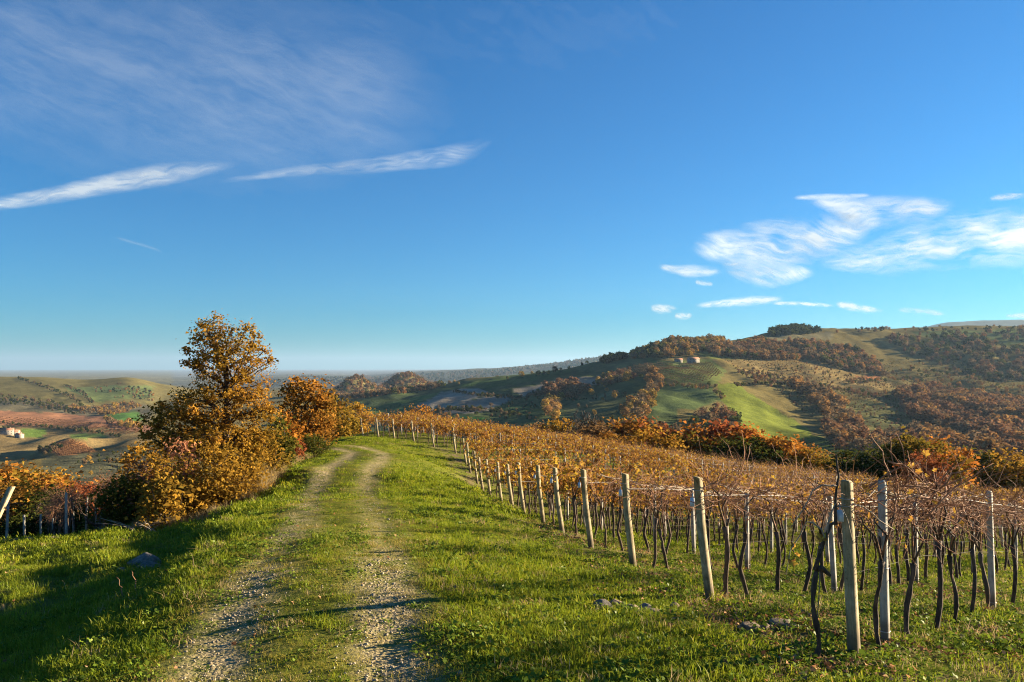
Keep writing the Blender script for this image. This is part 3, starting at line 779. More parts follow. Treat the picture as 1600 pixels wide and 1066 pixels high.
def grass_points():
    P, S, I = [], [], []
    def cover(n, rmin, rmax, amin, amax, kindf):
        a = np.radians(RNG.uniform(amin, amax, n)); r = np.sqrt(RNG.uniform(rmin**2, rmax**2, n))
        x, y = r * np.sin(a), r * np.cos(a)
        kindf(x, y, r)
    def near(x, y, r):
        s, al = track_dist(x, y)
        rut = np.exp(-((np.abs(s) - 0.74) / 0.38) ** 2) * rut_wear(s, al)
        ins = inside_rows(x, y)
        nz = fbm(x / 0.9, y / 0.9, 101, 3); nb = fbm(x / 3.0, y / 3.0, 111, 3)
        dens = 1.0 - 1.12 * rut * sstep(-0.75, 0.0, nz + 0.1)
        vine = sstep(-1.6, 0.6, ins)
        dens = dens * (1 - vine * 0.68 * sstep(-0.3, 0.15, nz))
        edge = np.exp(-((ins + 0.2) / 1.0) ** 2)
        dens *= 1 - 0.88 * edge * sstep(-0.45, 0.1, nb + nz * .5)
        terr = np.exp(-((x + 9.5) / 4.0) ** 2) * sstep(40, 25, y)
        dens *= 1 - 0.6 * terr * sstep(-0.1, 0.3, nz)
        keep = RNG.random(len(x)) < np.maximum(np.clip(dens, 0.03, 1), np.where((r > 11) & (rut > .25), .26, 0))
        x, y, ins, vine, nz, nb, r, s, rut = (v[keep] for v in (x, y, ins, vine, nz, nb, r, s, rut))
        u = RNG.random(len(x))
        weed = u < (0.10 + 0.38 * vine + 0.25 * (nb > 0.25))
        tall = (~weed) & ((RNG.random(len(x)) < 0.05 + 0.30 * (nz > .28) + 0.5 * sstep(-2.2, -3.4, s) * sstep(-6.5, -4.5, s)) | (nb > 0.42))
        far = (r > 20) & ~weed
        idx = np.where(weed, RNG.integers(8, 12, len(x)), np.where(far, RNG.integers(12, 15, len(x)), np.where(tall, RNG.integers(5, 8, len(x)), RNG.integers(0, 5, len(x)))))
        worn = (np.abs(s) < 1.4) & (RNG.random(len(x)) < 0.6 + .4 * (rut > .25)) | (RNG.random(len(x)) < 0.10 + 0.25 * (nz + nb > 0.45))
        idx = np.where(worn & ~weed, RNG.integers(15, 18, len(x)), idx)
        dead = RNG.random(len(x)) < 0.02 + 0.10 * vine + 0.05 * (nz > .35)
        idx = np.where(dead, RNG.integers(18, 20, len(x)), idx)
        sc = RNG.uniform(0.6, 1.55, len(x)) * np.where(far, 1.0, 1.0) * (1 + 0.25 * nb) * np.where(np.abs(s) < 1.2, 0.72, 1.0)
        P.append(np.c_[x, y, H(x, y)]); S.append(sc); I.append(idx)
    cover(17000, 3.5, 13, -46, 40, near)
    cover(17000, 13, 28, -42, 38, near)
    cover(17000, 28, 72, -26, 34, near)
    P, S, I = np.vstack(P), np.concatenate(S), np.concatenate(I)
    scatter("grass", GRASS, P, yaw(len(P), 0.12), S, I, "short sunlit grass and small weeds covering the ridge top")
grass_points()

# ---- stones on the track, fallen leaves
def pebble(seed, mat, sub=1, squash=0.6):
    r = np.random.default_rng(seed)
    t = (1 + 5 ** .5) / 2
    V = np.array([(-1,t,0),(1,t,0),(-1,-t,0),(1,-t,0),(0,-1,t),(0,1,t),(0,-1,-t),(0,1,-t),(t,0,-1),(t,0,1),(-t,0,-1),(-t,0,1)], float)
    T = np.array([(0,11,5),(0,5,1),(0,1,7),(0,7,10),(0,10,11),(1,5,9),(5,11,4),(11,10,2),(10,7,6),(7,1,8),(3,9,4),(3,4,2),(3,2,6),(3,6,8),(3,8,9),(4,9,5),(2,4,11),(6,2,10),(8,6,7),(9,8,1)])
    for _ in range(sub - 1):
        V = list(map(tuple, V)); cache = {}; NT = []
        def mid(a, b):
            k = (min(a, b), max(a, b))
            if k not in cache:
                V.append(tuple((np.array(V[a]) + np.array(V[b])) / 2)); cache[k] = len(V) - 1
            return cache[k]
        for a, b, c in T:
            ab, bc, ca = mid(a, b), mid(b, c), mid(c, a)
            NT += [(a, ab, ca), (b, bc, ab), (c, ca, bc), (ab, bc, ca)]
        V = np.array(V); T = np.array(NT)
    V = V / np.linalg.norm(V, axis=1)[:, None]
    V = V * r.uniform(0.75, 1.25, (len(V), 1)) * np.array((1.15, r.uniform(0.75, 1.0), squash)) * 0.5
    return mesh_np("pebble", V, [T], [mat], None, smooth=False)
STONES = source_coll("gravel", [pebble(i, M['gravel']) for i in range(6)])
def gravel():
    n = 60000
    y = np.concatenate([RNG.uniform(3.5, 11, n // 2), RNG.uniform(11, 36, n // 2)])
    k = np.interp(y, TRACK[:, 1], np.arange(len(TRACK)))
    cx = np.interp(k, np.arange(len(TRACK)), TRACK[:, 0])
    x = cx + RNG.uniform(-1.3, 1.3, n)
    s, al = track_dist(x, y)
    nz = fbm(x / 0.8, y / 0.8, 131, 3)
    right = s > 0
    strong = np.where(right, 0.25 + 0.75 * sstep(11, 7, y), 0.35 + 0.4 * sstep(13, 9, y))
    d = np.exp(-((np.abs(s) - 0.74) / np.where(right, 0.34, 0.28)) ** 2) * strong * 0.6 * sstep(-0.45, 0.25, nz + 0.12 * (y < 8)) + 0.015
    kp = RNG.random(n) < d
    x, y = x[kp], y[kp]; n = len(x)
    sc = np.exp(RNG.normal(math.log(0.0145), 0.45, n)).clip(0.008, 0.06)
    P = np.c_[x, y, H(x, y) + 0.012 + sc * 0.08]
    scatter("gravel", STONES, P, yaw(n, 0.5), sc, RNG.integers(0, 6, n), "pale loose stones lying in the two wheel ruts")
gravel()

def curled_leaf(seed):
    r = np.random.default_rng(seed)
    V, q = leaf_quads(np.zeros((1, 3)), 1.0, r, up=4, width=0.9, fold=0.25)
    return mesh_np("fallen_leaf", V, [q], [LM['fallen']], {"lv": ('FACE', r.random(1))})
FALLEN = source_coll("fallen_leaves", [curled_leaf(i) for i in range(8)])
def fallen():
    n = 80000
    a = np.radians(RNG.uniform(-40, 38, n)); r = np.sqrt(RNG.uniform(4 ** 2, 34 ** 2, n)) ** 1.0
    r = np.where(RNG.random(n) < 0.55, RNG.uniform(5, 18, n), r)
    x, y = r * np.sin(a), r * np.cos(a)
    ins = inside_rows(x, y)
    d = 0.012 + 0.75 * sstep(-1.6, 0.4, ins) * sstep(-0.35, 0.3, fbm(x / 1.3, y / 1.3, 141, 3)) + 0.9 * np.exp(-((ins + .2) / 0.8) ** 2) * sstep(-.5, .1, fbm(x / 3.0, y / 3.0, 111, 3))
    kp = RNG.random(n) < d
    x, y = x[kp], y[kp]; n = len(x)
    scatter("fallen_leaves", FALLEN, np.c_[x, y, H(x, y) + RNG.uniform(0.015, 0.06, n)], yaw(n, 0.35), RNG.uniform(0.02, 0.058, n), RNG.integers(0, 8, n),
            "brown and reddish fallen vine leaves scattered under the rows")
fallen()

# ------------------------------------------------------------------ vineyard
SQ = lambda h, c: [(-h + c, -h), (h - c, -h), (h, -h + c), (h, h - c), (h - c, h), (-h + c, h), (-h, h - c), (-h, -h + c)]
def post_mesh(name, half, hgt, lean, mat, seed):
    """concrete post, bevelled, slightly tapered, with a chipped chamfered top; leans along local -x."""
    b = MB(); n = 7; r = np.random.default_rng(seed)
    out = np.array(SQ(half, half * 0.14)); k = len(out)
    rows = []
    for i in range(n):
        t = i / (n - 1); z = -0.25 + t * (hgt + 0.25)
        w = (1 - 0.10 * t) * (0.82 if i == n - 1 else 1)
        rows.append(np.c_[out * w + r.normal(0, half * 0.03, 2) + np.array((-lean * z, 0)), np.full(k, z + (0 if i < n - 1 else 0.0))])
    rows[-2][:, 2] = hgt - 0.02
    V = np.vstack(rows + [[(-lean * hgt, 0, hgt + 0.004)]])
    q = [(i*k + j, i*k + (j+1) % k, (i+1)*k + (j+1) % k, (i+1)*k + j) for i in range(n-1) for j in range(k)]
    t = [((n-1)*k + j, (n-1)*k + (j+1) % k, n*k) for j in range(k)]
    b.add(V, q, t)
    return b.mesh(name, mat)
END_P = [post_mesh("post_shaft", 0.044, 1.56, ln, M['post'], i) for i, ln in enumerate((0.09, 0.19, 0.21, 0.17))]
LINE_P = [post_mesh("post_shaft", 0.035, 1.55, ln, M['post_grey'], 10 + i) for i, ln in enumerate((0.02, 0.05, -0.02, 0.10))]
def tie_mesh(half, z, lean, mat):
    b = MB(); ring = []
    for k in range(9):
        a = k * math.pi / 4; s = half * 1.16
        ring.append((-lean * z + s * math.copysign(abs(math.cos(a)) ** .45, math.cos(a)), s * math.copysign(abs(math.sin(a)) ** .45, math.sin(a)), z))
    b.tube(ring, 0.005, 4, cap=False)
    return b.mesh("tie", mat)
TIE_E = [tie_mesh(0.044, 1.40, l, M['wire']) for l in (0.09, 0.19, 0.21, 0.17)]
TIE_L = [[tie_mesh(0.035, z, l, M['wire']) for z in (0.12, 0.72, 1.36)] for l in (0.02, 0.05, -0.02, 0.10)]
def tag_mesh():
    b = MB(); b.box((0, 0, 0), (0.010, 0.026, 0.05)); b.tube([(0, 0, 0.045), (0.01, 0.0, 0.085), (0.03, 0, 0.1)], 0.006, 4)
    return b.mesh("tag", M['tag'])
TAG = tag_mesh()

def vine_protos(leafy, seed, bare_canes=1.0):
    """one grapevine with its row along local x: gnarled stem, arm tied to the wire, many canes."""
    r = np.random.default_rng(seed)
    stem, canes = MB(), MB()
    hh = r.uniform(0.72, 0.92); k = 9
    t = np.linspace(0, 1, k)
    px = r.normal(0, 0.06) * t + r.normal(0, .009, k) + 0.030 * np.sin(t * r.uniform(4, 8) + r.uniform(0, 6)); py = 0.03 * np.sin(t * r.uniform(4, 7) + r.uniform(0, 6))
    px -= px[0]; py -= py[0]
    pts = np.c_[px, py, t * (hh + 0.08) - 0.08]
    rad = 0.021 - 0.005 * t + 0.011 * r.random(k); rad[0] += 0.012; rad[-1] += 0.014
    stem.tube(pts, rad * r.uniform(0.85, 1.15), 7)
    head = pts[-1]
    tips = []
    for a in range(r.integers(2, 4)):     # thinner old arms from the head up to the wire
        sgn = r.choice((-1, 1)); e = head + np.array((sgn * r.uniform(0.10, 0.40), r.normal(0, 0.05), r.uniform(0.40, 0.62)))
        m1 = head + (e - head) * 0.45 + np.array((r.normal(0, .06), r.normal(0, .04), 0.05))
        m2 = head + (e - head) * 0.8 + np.array((r.normal(0, .05), r.normal(0, .04), 0.03))
        stem.tube([head, m1, m2, e], [0.014, 0.011, 0.009, 0.007], 5)
        tips += [m1, m2, e]
    # arched fruiting cane along the wire
    for sgn in (-1, 1):
        c = [head + np.array((0, 0, 0.05))]
        for q_ in range(5):
            f = (q_ + 1) / 5
            c.append(np.array((head[0] + sgn * f * 0.62, r.normal(0, 0.03), 1.02 + 0.40 * math.sin(f * 2.1) + r.normal(0, 0.03))))
        canes.tube(c, np.linspace(0.008, 0.005, 6), 4); tips += c[2:]
    leafpos = []
    nc = int(38 * bare_canes)
    for _ in range(nc):
        s = tips[r.integers(len(tips))] + r.normal(0, 0.03, 3)
        L_ = r.uniform(0.3, 0.85) * (1.35 if r.random() < .15 else 1); d = np.array((r.normal(0, 0.75), r.normal(0, 0.5), r.uniform(-0.25, 1.1))); d /= np.linalg.norm(d)
        P = [s]; n_ = 5
        for i in range(n_):
            d = d + r.normal(0, 0.22, 3) + np.array((0, 0, -0.10)); d /= np.linalg.norm(d)
            P.append(P[-1] + d * L_ / n_)
        P = np.array(P); P[:, 2] = np.clip(P[:, 2], 0.45, 2.0)
        canes.tube(P, np.linspace(0.0055, 0.0022, n_ + 1), 3, cap=False)
        leafpos.append(P)
    leafpos = np.vstack(leafpos)
    lf = MB(); n = leafy
    c = leafpos[r.integers(0, len(leafpos), n)] + r.normal(0, 0.05, (n, 3))
    if n > 20: c[: n // 2, 2] = np.clip(c[: n // 2, 2] * 0.9 + 0.05, 0.6, 1.8)
    # five-lobed look: each leaf is two crossing folded blades
    if n < 70:
        V_, T_ = lobed_leaves(c, 0.098, r); lf.add(V_, None, T_)
    else:
        for w_ in (0.95, 0.6): lf.leaves(c, 0.115, r, up=0.2, width=w_, fold=0.2)
    st = stem.mesh("stem", M['vine_bark'], smooth=False); cn = canes.mesh("canes", M['cane']); lm = lf.mesh("leaves", LM['vine'])
    return st, cn, lm
VB = [vine_protos(r_, 100 + i, 1.15) for i, r_ in enumerate((4, 6, 3, 8, 5, 7))]              # nearly bare
VM = [vine_protos(r_, 140 + i, 0.8) for i, r_ in enumerate((44, 56, 38, 64))]                   # some leaves
VL = [vine_protos(r_, 160 + i, 0.65) for i, r_ in enumerate((80, 100, 70, 90))]                  # leafy gold
VALL = VB + VM + VL
def joined(tr):
    """stem, canes and leaves of one vine as a single mesh with three materials (for far instances)."""
    vs, qs, ts, mq, mt, n = [], [], [], [], [], 0
    for mi, me in enumerate(tr):
        v = np.zeros(len(me.vertices) * 3, np.float32); me.vertices.foreach_get("co", v); vs.append(v.reshape(-1, 3))
        for p in me.polygons:
            f = [i + n for i in p.vertices]
            if len(f) == 4: qs.append(f); mq.append(mi)
            else: ts.append(f); mt.append(mi)
        n += len(me.vertices)
    nf = len(qs) + len(ts)
    return mesh_np("vine_joined", np.vstack(vs), [np.array(qs), np.array(ts)] if ts else [np.array(qs)], [M['vine_bark'], M['cane'], LM['vine']],
                   {"lv": ('FACE', np.random.default_rng(3).random(nf))}, mat_idx=mq + mt)
VINES = source_coll("vine", [joined(t) for t in VALL])

FAR_EDGE = np.array([(-60, 82), (-14, 82), (-2.8, 76), (6.3, 78), (18, 76), (24.6, 68), (28, 60), (32, 51), (37, 47), (60, 44)])
def row_geometry():
    rows = []
    rot = math.atan2(ROW_DIR[1], ROW_DIR[0])
    for k, E in enumerate(ENDS):
        pts = []
        t = 0.0
        while t < 110:
            x, y = E[0] + ROW_DIR[0] * t, E[1] + ROW_DIR[1] * t
            px = 800 + F * x / y
            if px > 1680 or y > np.interp(x, FAR_EDGE[:, 0], FAR_EDGE[:, 1]): break
            t += 0.1
        rows.append((E[:2], t, rot))
    return rows
ROWS = row_geometry()
all_vines, all_posts = [], []
for k, (E, T, rot) in enumerate(ROWS):
    t, i = (0.42 if k == 0 else 0.35), 0
    while t < T:
        jx, jy = RNG.normal(0, 0.05, 2)
        x, y = E[0] + ROW_DIR[0] * t + jx, E[1] + ROW_DIR[1] * t + jy
        leafz = fbm(np.array([x / 7.0]), np.array([y / 7.0]), 151, 2)[0]
        edge = max(0.0, 1 - t / 26.0)
        gold = (0.0 if k < 2 else 0.22 if k < 4 else 0.95) * edge + 0.35 * (leafz) + (0.16 if k > 3 else -0.25)
        pool = 10 + RNG.integers(4) if gold > 0.42 else 6 + RNG.integers(4) if gold > 0.02 else RNG.integers(6)
        if RNG.random() > 0.04:
            all_vines.append((math.hypot(x, y), x, y, rot + (math.pi if RNG.random() < .5 else 0) + RNG.normal(0, .06), int(pool), k, i, RNG.uniform(0.92, 1.08)))
        i += 1
        t += RNG.uniform(0.66, 0.86)
    t, i = (0.75 if k == 0 else 3.7), 0
    while t < T:
        x, y = E[0] + ROW_DIR[0] * t, E[1] + ROW_DIR[1] * t
        all_posts.append((math.hypot(x, y), x, y, rot, k, i)); i += 1
        t += 3.75

# end posts: one at the head of every row, each leaning away from its row
for k, (E, T, rot) in enumerate(ROWS):
    v = 0 if k == 0 else 1 + (k % 3)
    rowname = "the nearest row" if k == 0 else "the %s row from the camera" % ordw(k) if k < 15 else "the %s row, far along the track bend" % ordw(k)
    p = thing("end_post", ("thick straight cream end post with a white tag at the head of " if k == 0 else "leaning cream end post at the head of ") + rowname,
              "vineyard post", (E[0], E[1], h1(*E)), rot, "end posts of the vine rows")
    link("shaft", END_P[v], p); link("tie", TIE_E[v], p)
    if k < 9:
        o = link("tag", TAG, p, (-0.066 - 0.05 - (0.09, 0.19, 0.21, 0.17)[v] * 1.2, 0.015, 1.26)); o.rotation_euler = (0, 0.15, 0.5)
all_posts.sort(); all_vines.sort()
for (d, x, y, rot, k, i) in all_posts[:250]:
    v = (k * 3 + i) % 4
    p = thing("line_post", "slim grey line post, %s behind the end post of the %s row" % (ordw(i), ordw(k)), "vineyard post",
              (x, y, h1(x, y)), rot, "slim line posts in the vine rows")
    link("shaft", LINE_P[v], p)
    if d < 30:
        for m in TIE_L[v]: link("tie", m, p)
LP = source_coll("line_post", LINE_P)
rest = all_posts[250:]
if rest:
    a = np.array([(q[1], q[2], q[3]) for q in rest])
    scatter("line_posts", LP, np.c_[a[:, 0], a[:, 1], H(a[:, 0], a[:, 1])], np.c_[np.zeros((len(a), 2)), a[:, 2]], np.ones(len(a)), RNG.integers(0, 4, len(a)),
            "distant slim posts standing all over the far vine rows")
look = lambda pool: ("nearly bare grapevine" if pool < 6 else "grapevine with a few yellow leaves" if pool < 10 else "golden leafy grapevine")
for (d, x, y, rz, pool, k, i, sc) in all_vines[:262]:
    v = thing("grapevine", "%s, %s along the %s row from the camera" % (look(pool), ordw(i), ordw(k)), "grapevine", (x, y, h1(x, y)), rz, "grapevines in rows beside the track", sc)
    for nm, me in zip(("stem", "canes", "leaves"), VALL[pool]): link(nm, me, v)
a = np.array([(q[1], q[2], q[3], q[4], q[7]) for q in all_vines[262:]])
scatter("grapevines", VINES, np.c_[a[:, 0], a[:, 1], H(a[:, 0], a[:, 1])], np.c_[np.zeros((len(a), 2)), a[:, 2]], a[:, 4], a[:, 3].astype(int),
        "golden brown mass of distant grapevine rows running down the slope")
print("vines", len(all_vines), "posts", len(all_posts))

# trellis wires, one set per row
for k, (E, T, rot) in enumerate(ROWS):
    w = thing("trellis_wires", "taut trellis wires strung along the %s vine row from the camera" % ordw(k), "trellis wire", (E[0], E[1], h1(*E)), 0, "trellis wires of the vine rows")
    base = np.array((E[0], E[1], h1(*E)))
    ts = np.arange(0, T + 0.1, 0.9 if k < 6 else 2.4)
    X, Y = E[0] + ROW_DIR[0] * ts, E[1] + ROW_DIR[1] * ts
    Z = H(X, Y)
    Zs = np.convolve(np.pad(Z, 2, mode='edge'), np.ones(5) / 5, 'valid')
    for hgt, rr_ in ((1.42, 0.0032), (0.80, 0.0011), (1.12, 0.0011)):
        b = MB(); sag = 0.02 * np.sin(ts * 2 * math.pi / 3.75) ** 2
        P = np.c_[X, Y, Zs + hgt - sag] - base
        P[0, :2] -= ROW_DIR * 0.15 * hgt
        b.tube(P, rr_ * (1 if k < 8 else 1.4), 4, cap=False); b.build("wire", M['wire'] if hgt > 1.3 else M['old_wire'], w)

# pale cane ends wound along the top wire of the nearest rows, and long wild canes above the nearest row
for k in (0, 1, 2, 3):
    E, T, rot = ROWS[k]
    w = thing("tied_canes", "pale dry cane remnants wound round the top wire of the %s row" % ordw(k), "cane bundle", (E[0], E[1], h1(*E)), 0, "old canes on the top wires")
    b = MB(); base = np.array((E[0], E[1], h1(*E)))
    for _ in range(int(min(T, 14) * 4)):
        t0 = RNG.uniform(0.1, min(T, 14)); ln = RNG.uniform(0.25, 0.7); P = []
        for q_ in range(6):
            t = t0 + ln * q_ / 5; x, y = E[0] + ROW_DIR[0] * t, E[1] + ROW_DIR[1] * t
            P.append((x + RNG.normal(0, .008), y + RNG.normal(0, .008), h1(x, y) + 1.43 + RNG.normal(0, 0.014)))
        b = MB(); b.tube(np.array(P) - base, np.linspace(0.0075, 0.004, 6), 4); b.build("cane", M['dead_wood'], w)
wp = (3.75, 7.75)
wv = thing("wild_vine_shoot", "tall wild tangle of reddish canes rising above the slim post beside the nearest end post", "vine shoot", (*wp, h1(*wp)), 0)
b = MB()
def bend(p0, p1, sag, n=7):
    p0, p1 = np.array(p0, float), np.array(p1, float); t = np.linspace(0, 1, n)[:, None]
    return p0 + (p1 - p0) * t + np.array((0, 0, 1)) * sag * np.sin(t * math.pi) + RNG.normal(0, 0.012, (n, 3))
for p0, p1, sg in (((0.0, 0, 1.35), (-0.10, 0.02, 2.02), 0.05), ((-0.02, 0, 1.4), (-0.34, .0, 2.05), .12), ((-.10, 0, 2.0), (.10, .02, 1.55), .16), ((0, 0, 1.5), (.75, .1, 1.25), .10),
                   ((-.1, 0, 1.75), (.35, .05, 1.4), .08), ((.2, 0, 1.2), (.95, .05, 1.72), .02), ((-.3, 0, 1.5), (.15, 0, 1.72), .05), ((.4, 0, 1.5), (.75, 0, 1.68), .06), ((-.6, -.1, 1.3), (.0, 0, 1.62), .03),
                   ((0.0, 0, 0.9), (0.0, 0, 1.4), .02), ((-.05, 0, 1.3), (-.5, .1, 1.05), .1)):
    P = bend(p0, p1, sg); b.tube(P, np.linspace(0.0085, 0.0035, len(P)), 4)
b.build("canes", M['cane'], wv)
b = MB(); V_, T_ = lobed_leaves([(0.03, 0.0, 1.0), (0.06, 0.02, .93), (-.02, 0, .97), (.1, 0, 1.45), (-.2, 0, 1.5)], 0.12, RNG); b.add(V_, None, T_)
b.build("leaves", LM['vine'], wv)
# bent cane and broken head on the vine beside the nearest end post
p0 = (2.62, 6.95)
wv = thing("grapevine", "thick broken-topped grapevine just left of the nearest end post with arched pale shoots", "grapevine", (*p0, h1(*p0)), 0)
b = MB(); t = np.linspace(0, 1, 10)
b.tube(np.c_[0.03 * np.sin(t * 7), 0.02 * np.cos(t * 5), t * 0.86 - 0.06], 0.025 - 0.005 * t + 0.007 * np.sin(t * 17), 8)
b.tube(bend((0.0, 0, .78), (0.20, 0.02, 1.20), 0.05), np.linspace(0.019, 0.012, 7), 6)
b.tube(bend((0.18, 0.02, 1.15), (0.24, 0.04, 1.75), 0.03), np.linspace(0.014, 0.008, 7), 5)
b.tube(bend((0.02, 0, .8), (0.13, 0.02, .72), 0.02, 4), [.03, .024, .018, .012], 6)
b.build("stem", M['vine_bark'], wv)
b = MB()
for p0_, p1_, sg in (((0.1, 0, 1.0), (0.33, 0, 1.05), .35), ((0.05, 0, .95), (0.02, 0.02, .25), .30), ((0.12, 0, 1.0), (-0.25, 0, .75), .3), ((.2, 0, 1.3), (.7, .1, 1.1), .12), ((.2, 0, 1.5), (-.2, 0, 1.15), .15)):
    P = bend(p0_, p1_, sg); b.tube(P, np.linspace(0.008, 0.004, len(P)), 4)
b.build("canes", M['dead_wood'], wv)
b = MB(); V_, T_ = lobed_leaves([(-.18, 0, .98), (-.14, .02, .9), (-.2, 0, .85), (.05, -.02, 1.05)], 0.12, RNG); b.add(V_, None, T_); b.build("leaves", LM['vine'], wv)

# ------------------------------------------------------------------ trees
def sample_crown(ells, n, rng, sep, shell=0.5):
    """anchor points inside a union of ellipsoids (cx, cy, cz, rx, ry, rz), kept sep apart."""
    vol = np.array([e[3] * e[4] * e[5] for e in ells]); pr = vol / vol.sum(); out = []
    for _ in range(n * 30):
        e = ells[rng.choice(len(ells), p=pr)]
        d = rng.normal(size=3); d /= np.linalg.norm(d)
        r = rng.random() ** (1 / 3) if rng.random() > shell else rng.uniform(0.72, 1.0)
        p = np.array(e[:3]) + d * r * np.array(e[3:])
        if p[2] < 0.15: continue
        if out and np.min(np.sum((np.array(out) - p) ** 2, axis=1)) < sep * sep: continue
        out.append(p)
        if len(out) >= n: break
    return np.array(out)

def skeleton(trunk, anchors, rng, droop=0.1):
    """joins every anchor to the growing limb network; returns nodes, parents."""
    nodes = [np.array(p, float) for p in trunk]; par = [-1] + list(range(len(trunk) - 1))
    top = len(trunk) - 1
    order = np.argsort(np.linalg.norm(anchors - np.array(trunk[-1]), axis=1))
    plen = [0.0]
    for i in range(1, len(nodes)): plen.append(plen[-1] + np.linalg.norm(nodes[i] - nodes[i-1]))
    for a in order:
        A = anchors[a]; NP = np.array(nodes)
        d = np.linalg.norm(NP - A, axis=1)
        cost = d + 0.35 * np.array(plen) + np.where(NP[:, 2] > A[2] + 0.2 * d, 0.6 * d, 0)
        dxy = np.hypot(NP[:, 0] - A[0], NP[:, 1] - A[1])
        cost = cost + 1.1 * np.maximum(0, NP[:, 2] - (A[2] - 0.55 * dxy))
        cost[0:1] += 5
        j = int(np.argmin(cost)); p = j; L_ = d[j]; m = max(1, min(4, int(L_ / 0.35)))
        for s in range(1, m + 1):
            t = s / m
            q = NP[j] + (A - NP[j]) * t + rng.normal(0, 0.05 * L_, 3) * (1 if s < m else 0.2)
            q[2] += droop * L_ * math.sin(t * math.pi)
            nodes.append(q); par.append(p); plen.append(plen[p] + L_ / m); p = len(nodes) - 1
    return np.array(nodes), par

def limb_mesh(nodes, par, r_base, r_tip, expo, name, mat, sides=5):
    n = len(nodes); cnt = np.ones(n)
    for i in range(n - 1, 0, -1): cnt[par[i]] += cnt[i]
    rad = r_tip + (r_base - r_tip) * (cnt / cnt[0]) ** expo
    b = MB()
    for i in range(1, n):
        p = par[i]; r0 = min(rad[p], rad[i] * 1.5)
        b.tube([nodes[p], nodes[i]], [r0, rad[i]], sides if rad[i] > 0.02 else 3, cap=False)
    return b.mesh(name, mat, smooth=True)

def leafage(anchors, per, spread, size, rng, name, mat, flat=0.75, width=0.7, up=0.35):
    n = len(anchors) * per
    c = np.repeat(anchors, per, axis=0) + rng.normal(0, 1, (n, 3)) * np.array((spread, spread, spread * flat)) * np.repeat(rng.uniform(0.6, 1.3, len(anchors)), per)[:, None]
    size = size * np.repeat(rng.uniform(.75, 1.3, len(anchors)), per) * rng.uniform(.7, 1.3, n)
    b = MB(); b.leaves(c, size, rng, up=up, width=width)
    V = np.vstack(b.v); q = np.vstack(b.q)
    lv = np.clip(np.repeat(rng.random(len(anchors)), per) * 0.6 + rng.random(n) * 0.4, 0, 1)
    return mesh_np(name, V, [q], [mat], {"lv": ('FACE', lv)})

def make_tree(name, label, cat, base, ells, anchors_n, sep, trunk, per, spread, size, leafm, r_base, seed, group=None, rz=0.0, r_tip=0.006, barkm=None, droop=0.1, expo=0.5):
    rng = np.random.default_rng(seed)
    A = sample_crown(ells, anchors_n, rng, sep)
    nodes, par = skeleton(trunk, A, rng, droop)
    t = thing(name, label, cat, base, rz, group)
    link("trunk" if cat == "tree" else "stems", limb_mesh(nodes, par, r_base, r_tip, expo, "trunk", barkm or M['bark']), t)
    if per:
        link("crown" if cat == "tree" else "foliage", leafage(A, per, spread, size, rng, "crown", leafm), t)
    return t

def on_ground(px, Y):
    x = (px - 800) / F * Y
    return (x, Y, h1(x, Y))

# the big oak by the track: foot hidden in bushes
B = on_ground(348, 27.0); x0 = B[0]; z0 = B[2]
def ell(px, py, Y, rxp, ryp, ry=None):
    """crown lobe centred at a photo pixel, radii in pixels, relative to the oak's foot."""
    c = at(px, py, Y); s = Y / F
    return (c[0] - B[0], Y - B[1], c[2] - B[2], rxp * s, (ry if ry else (rxp * s) * 0.9), ryp * s)
make_tree("oak_tree", "tall golden brown oak rising above the bushes at the track side", "tree", B,
          [ell(355, 560, 27, 58, 42), ell(334, 522, 26.9, 34, 28), ell(386, 526, 27.1, 26, 27), ell(402, 572, 27.2, 24, 34), ell(310, 560, 26.8, 24, 34), ell(358, 612, 27, 52, 24),
           ell(300, 640, 26.6, 60, 24), ell(398, 642, 27, 40, 26), ell(258, 668, 26.4, 42, 20), ell(335, 690, 26.7, 80, 26)],
          240, 0.35, [(0, 0, -0.2), (0.05, 0, 1.2), (0.12, 0.03, 2.3), (0.15, 0.05, 3.3), (0.10, 0.05, 4.3), (0.12, 0.0, 5.2)], 82, 0.145, 0.088, LM['oak'], 0.18, 501)

def bush(name, label, px, Y, wpx, hpx, leafk, seed, n=46, per=60, size=0.10, cat="shrub", depth=None, group=None, top=None, spread=0.17, dz=0.0, bare=False):
    """many-stemmed bush standing on the ground at column px, wpx wide and hpx tall in the photo."""
    b = on_ground(px, Y); s = Y / F; w, h = wpx * s * .5, hpx * s
    d = depth or w * 0.9
    ells = [(0, 0, h * .52, w, d, h * .50), (-w * .35, 0, h * .35, w * .7, d * .8, h * .33), (w * .35, 0, h * .38, w * .65, d * .8, h * .36)]
    rng = np.random.default_rng(seed)
    return make_tree(name, label, cat, (b[0], b[1], b[2] + dz), ells, n, min(w, h) * 0.20, [(0, 0, -0.1), (0.02, 0, h * .12), (0.0, 0.02, h * 0.2)], 0 if bare else per, spread, size, LM[leafk], 0.05 * max(1, h / 2), seed, group=group, expo=0.6)

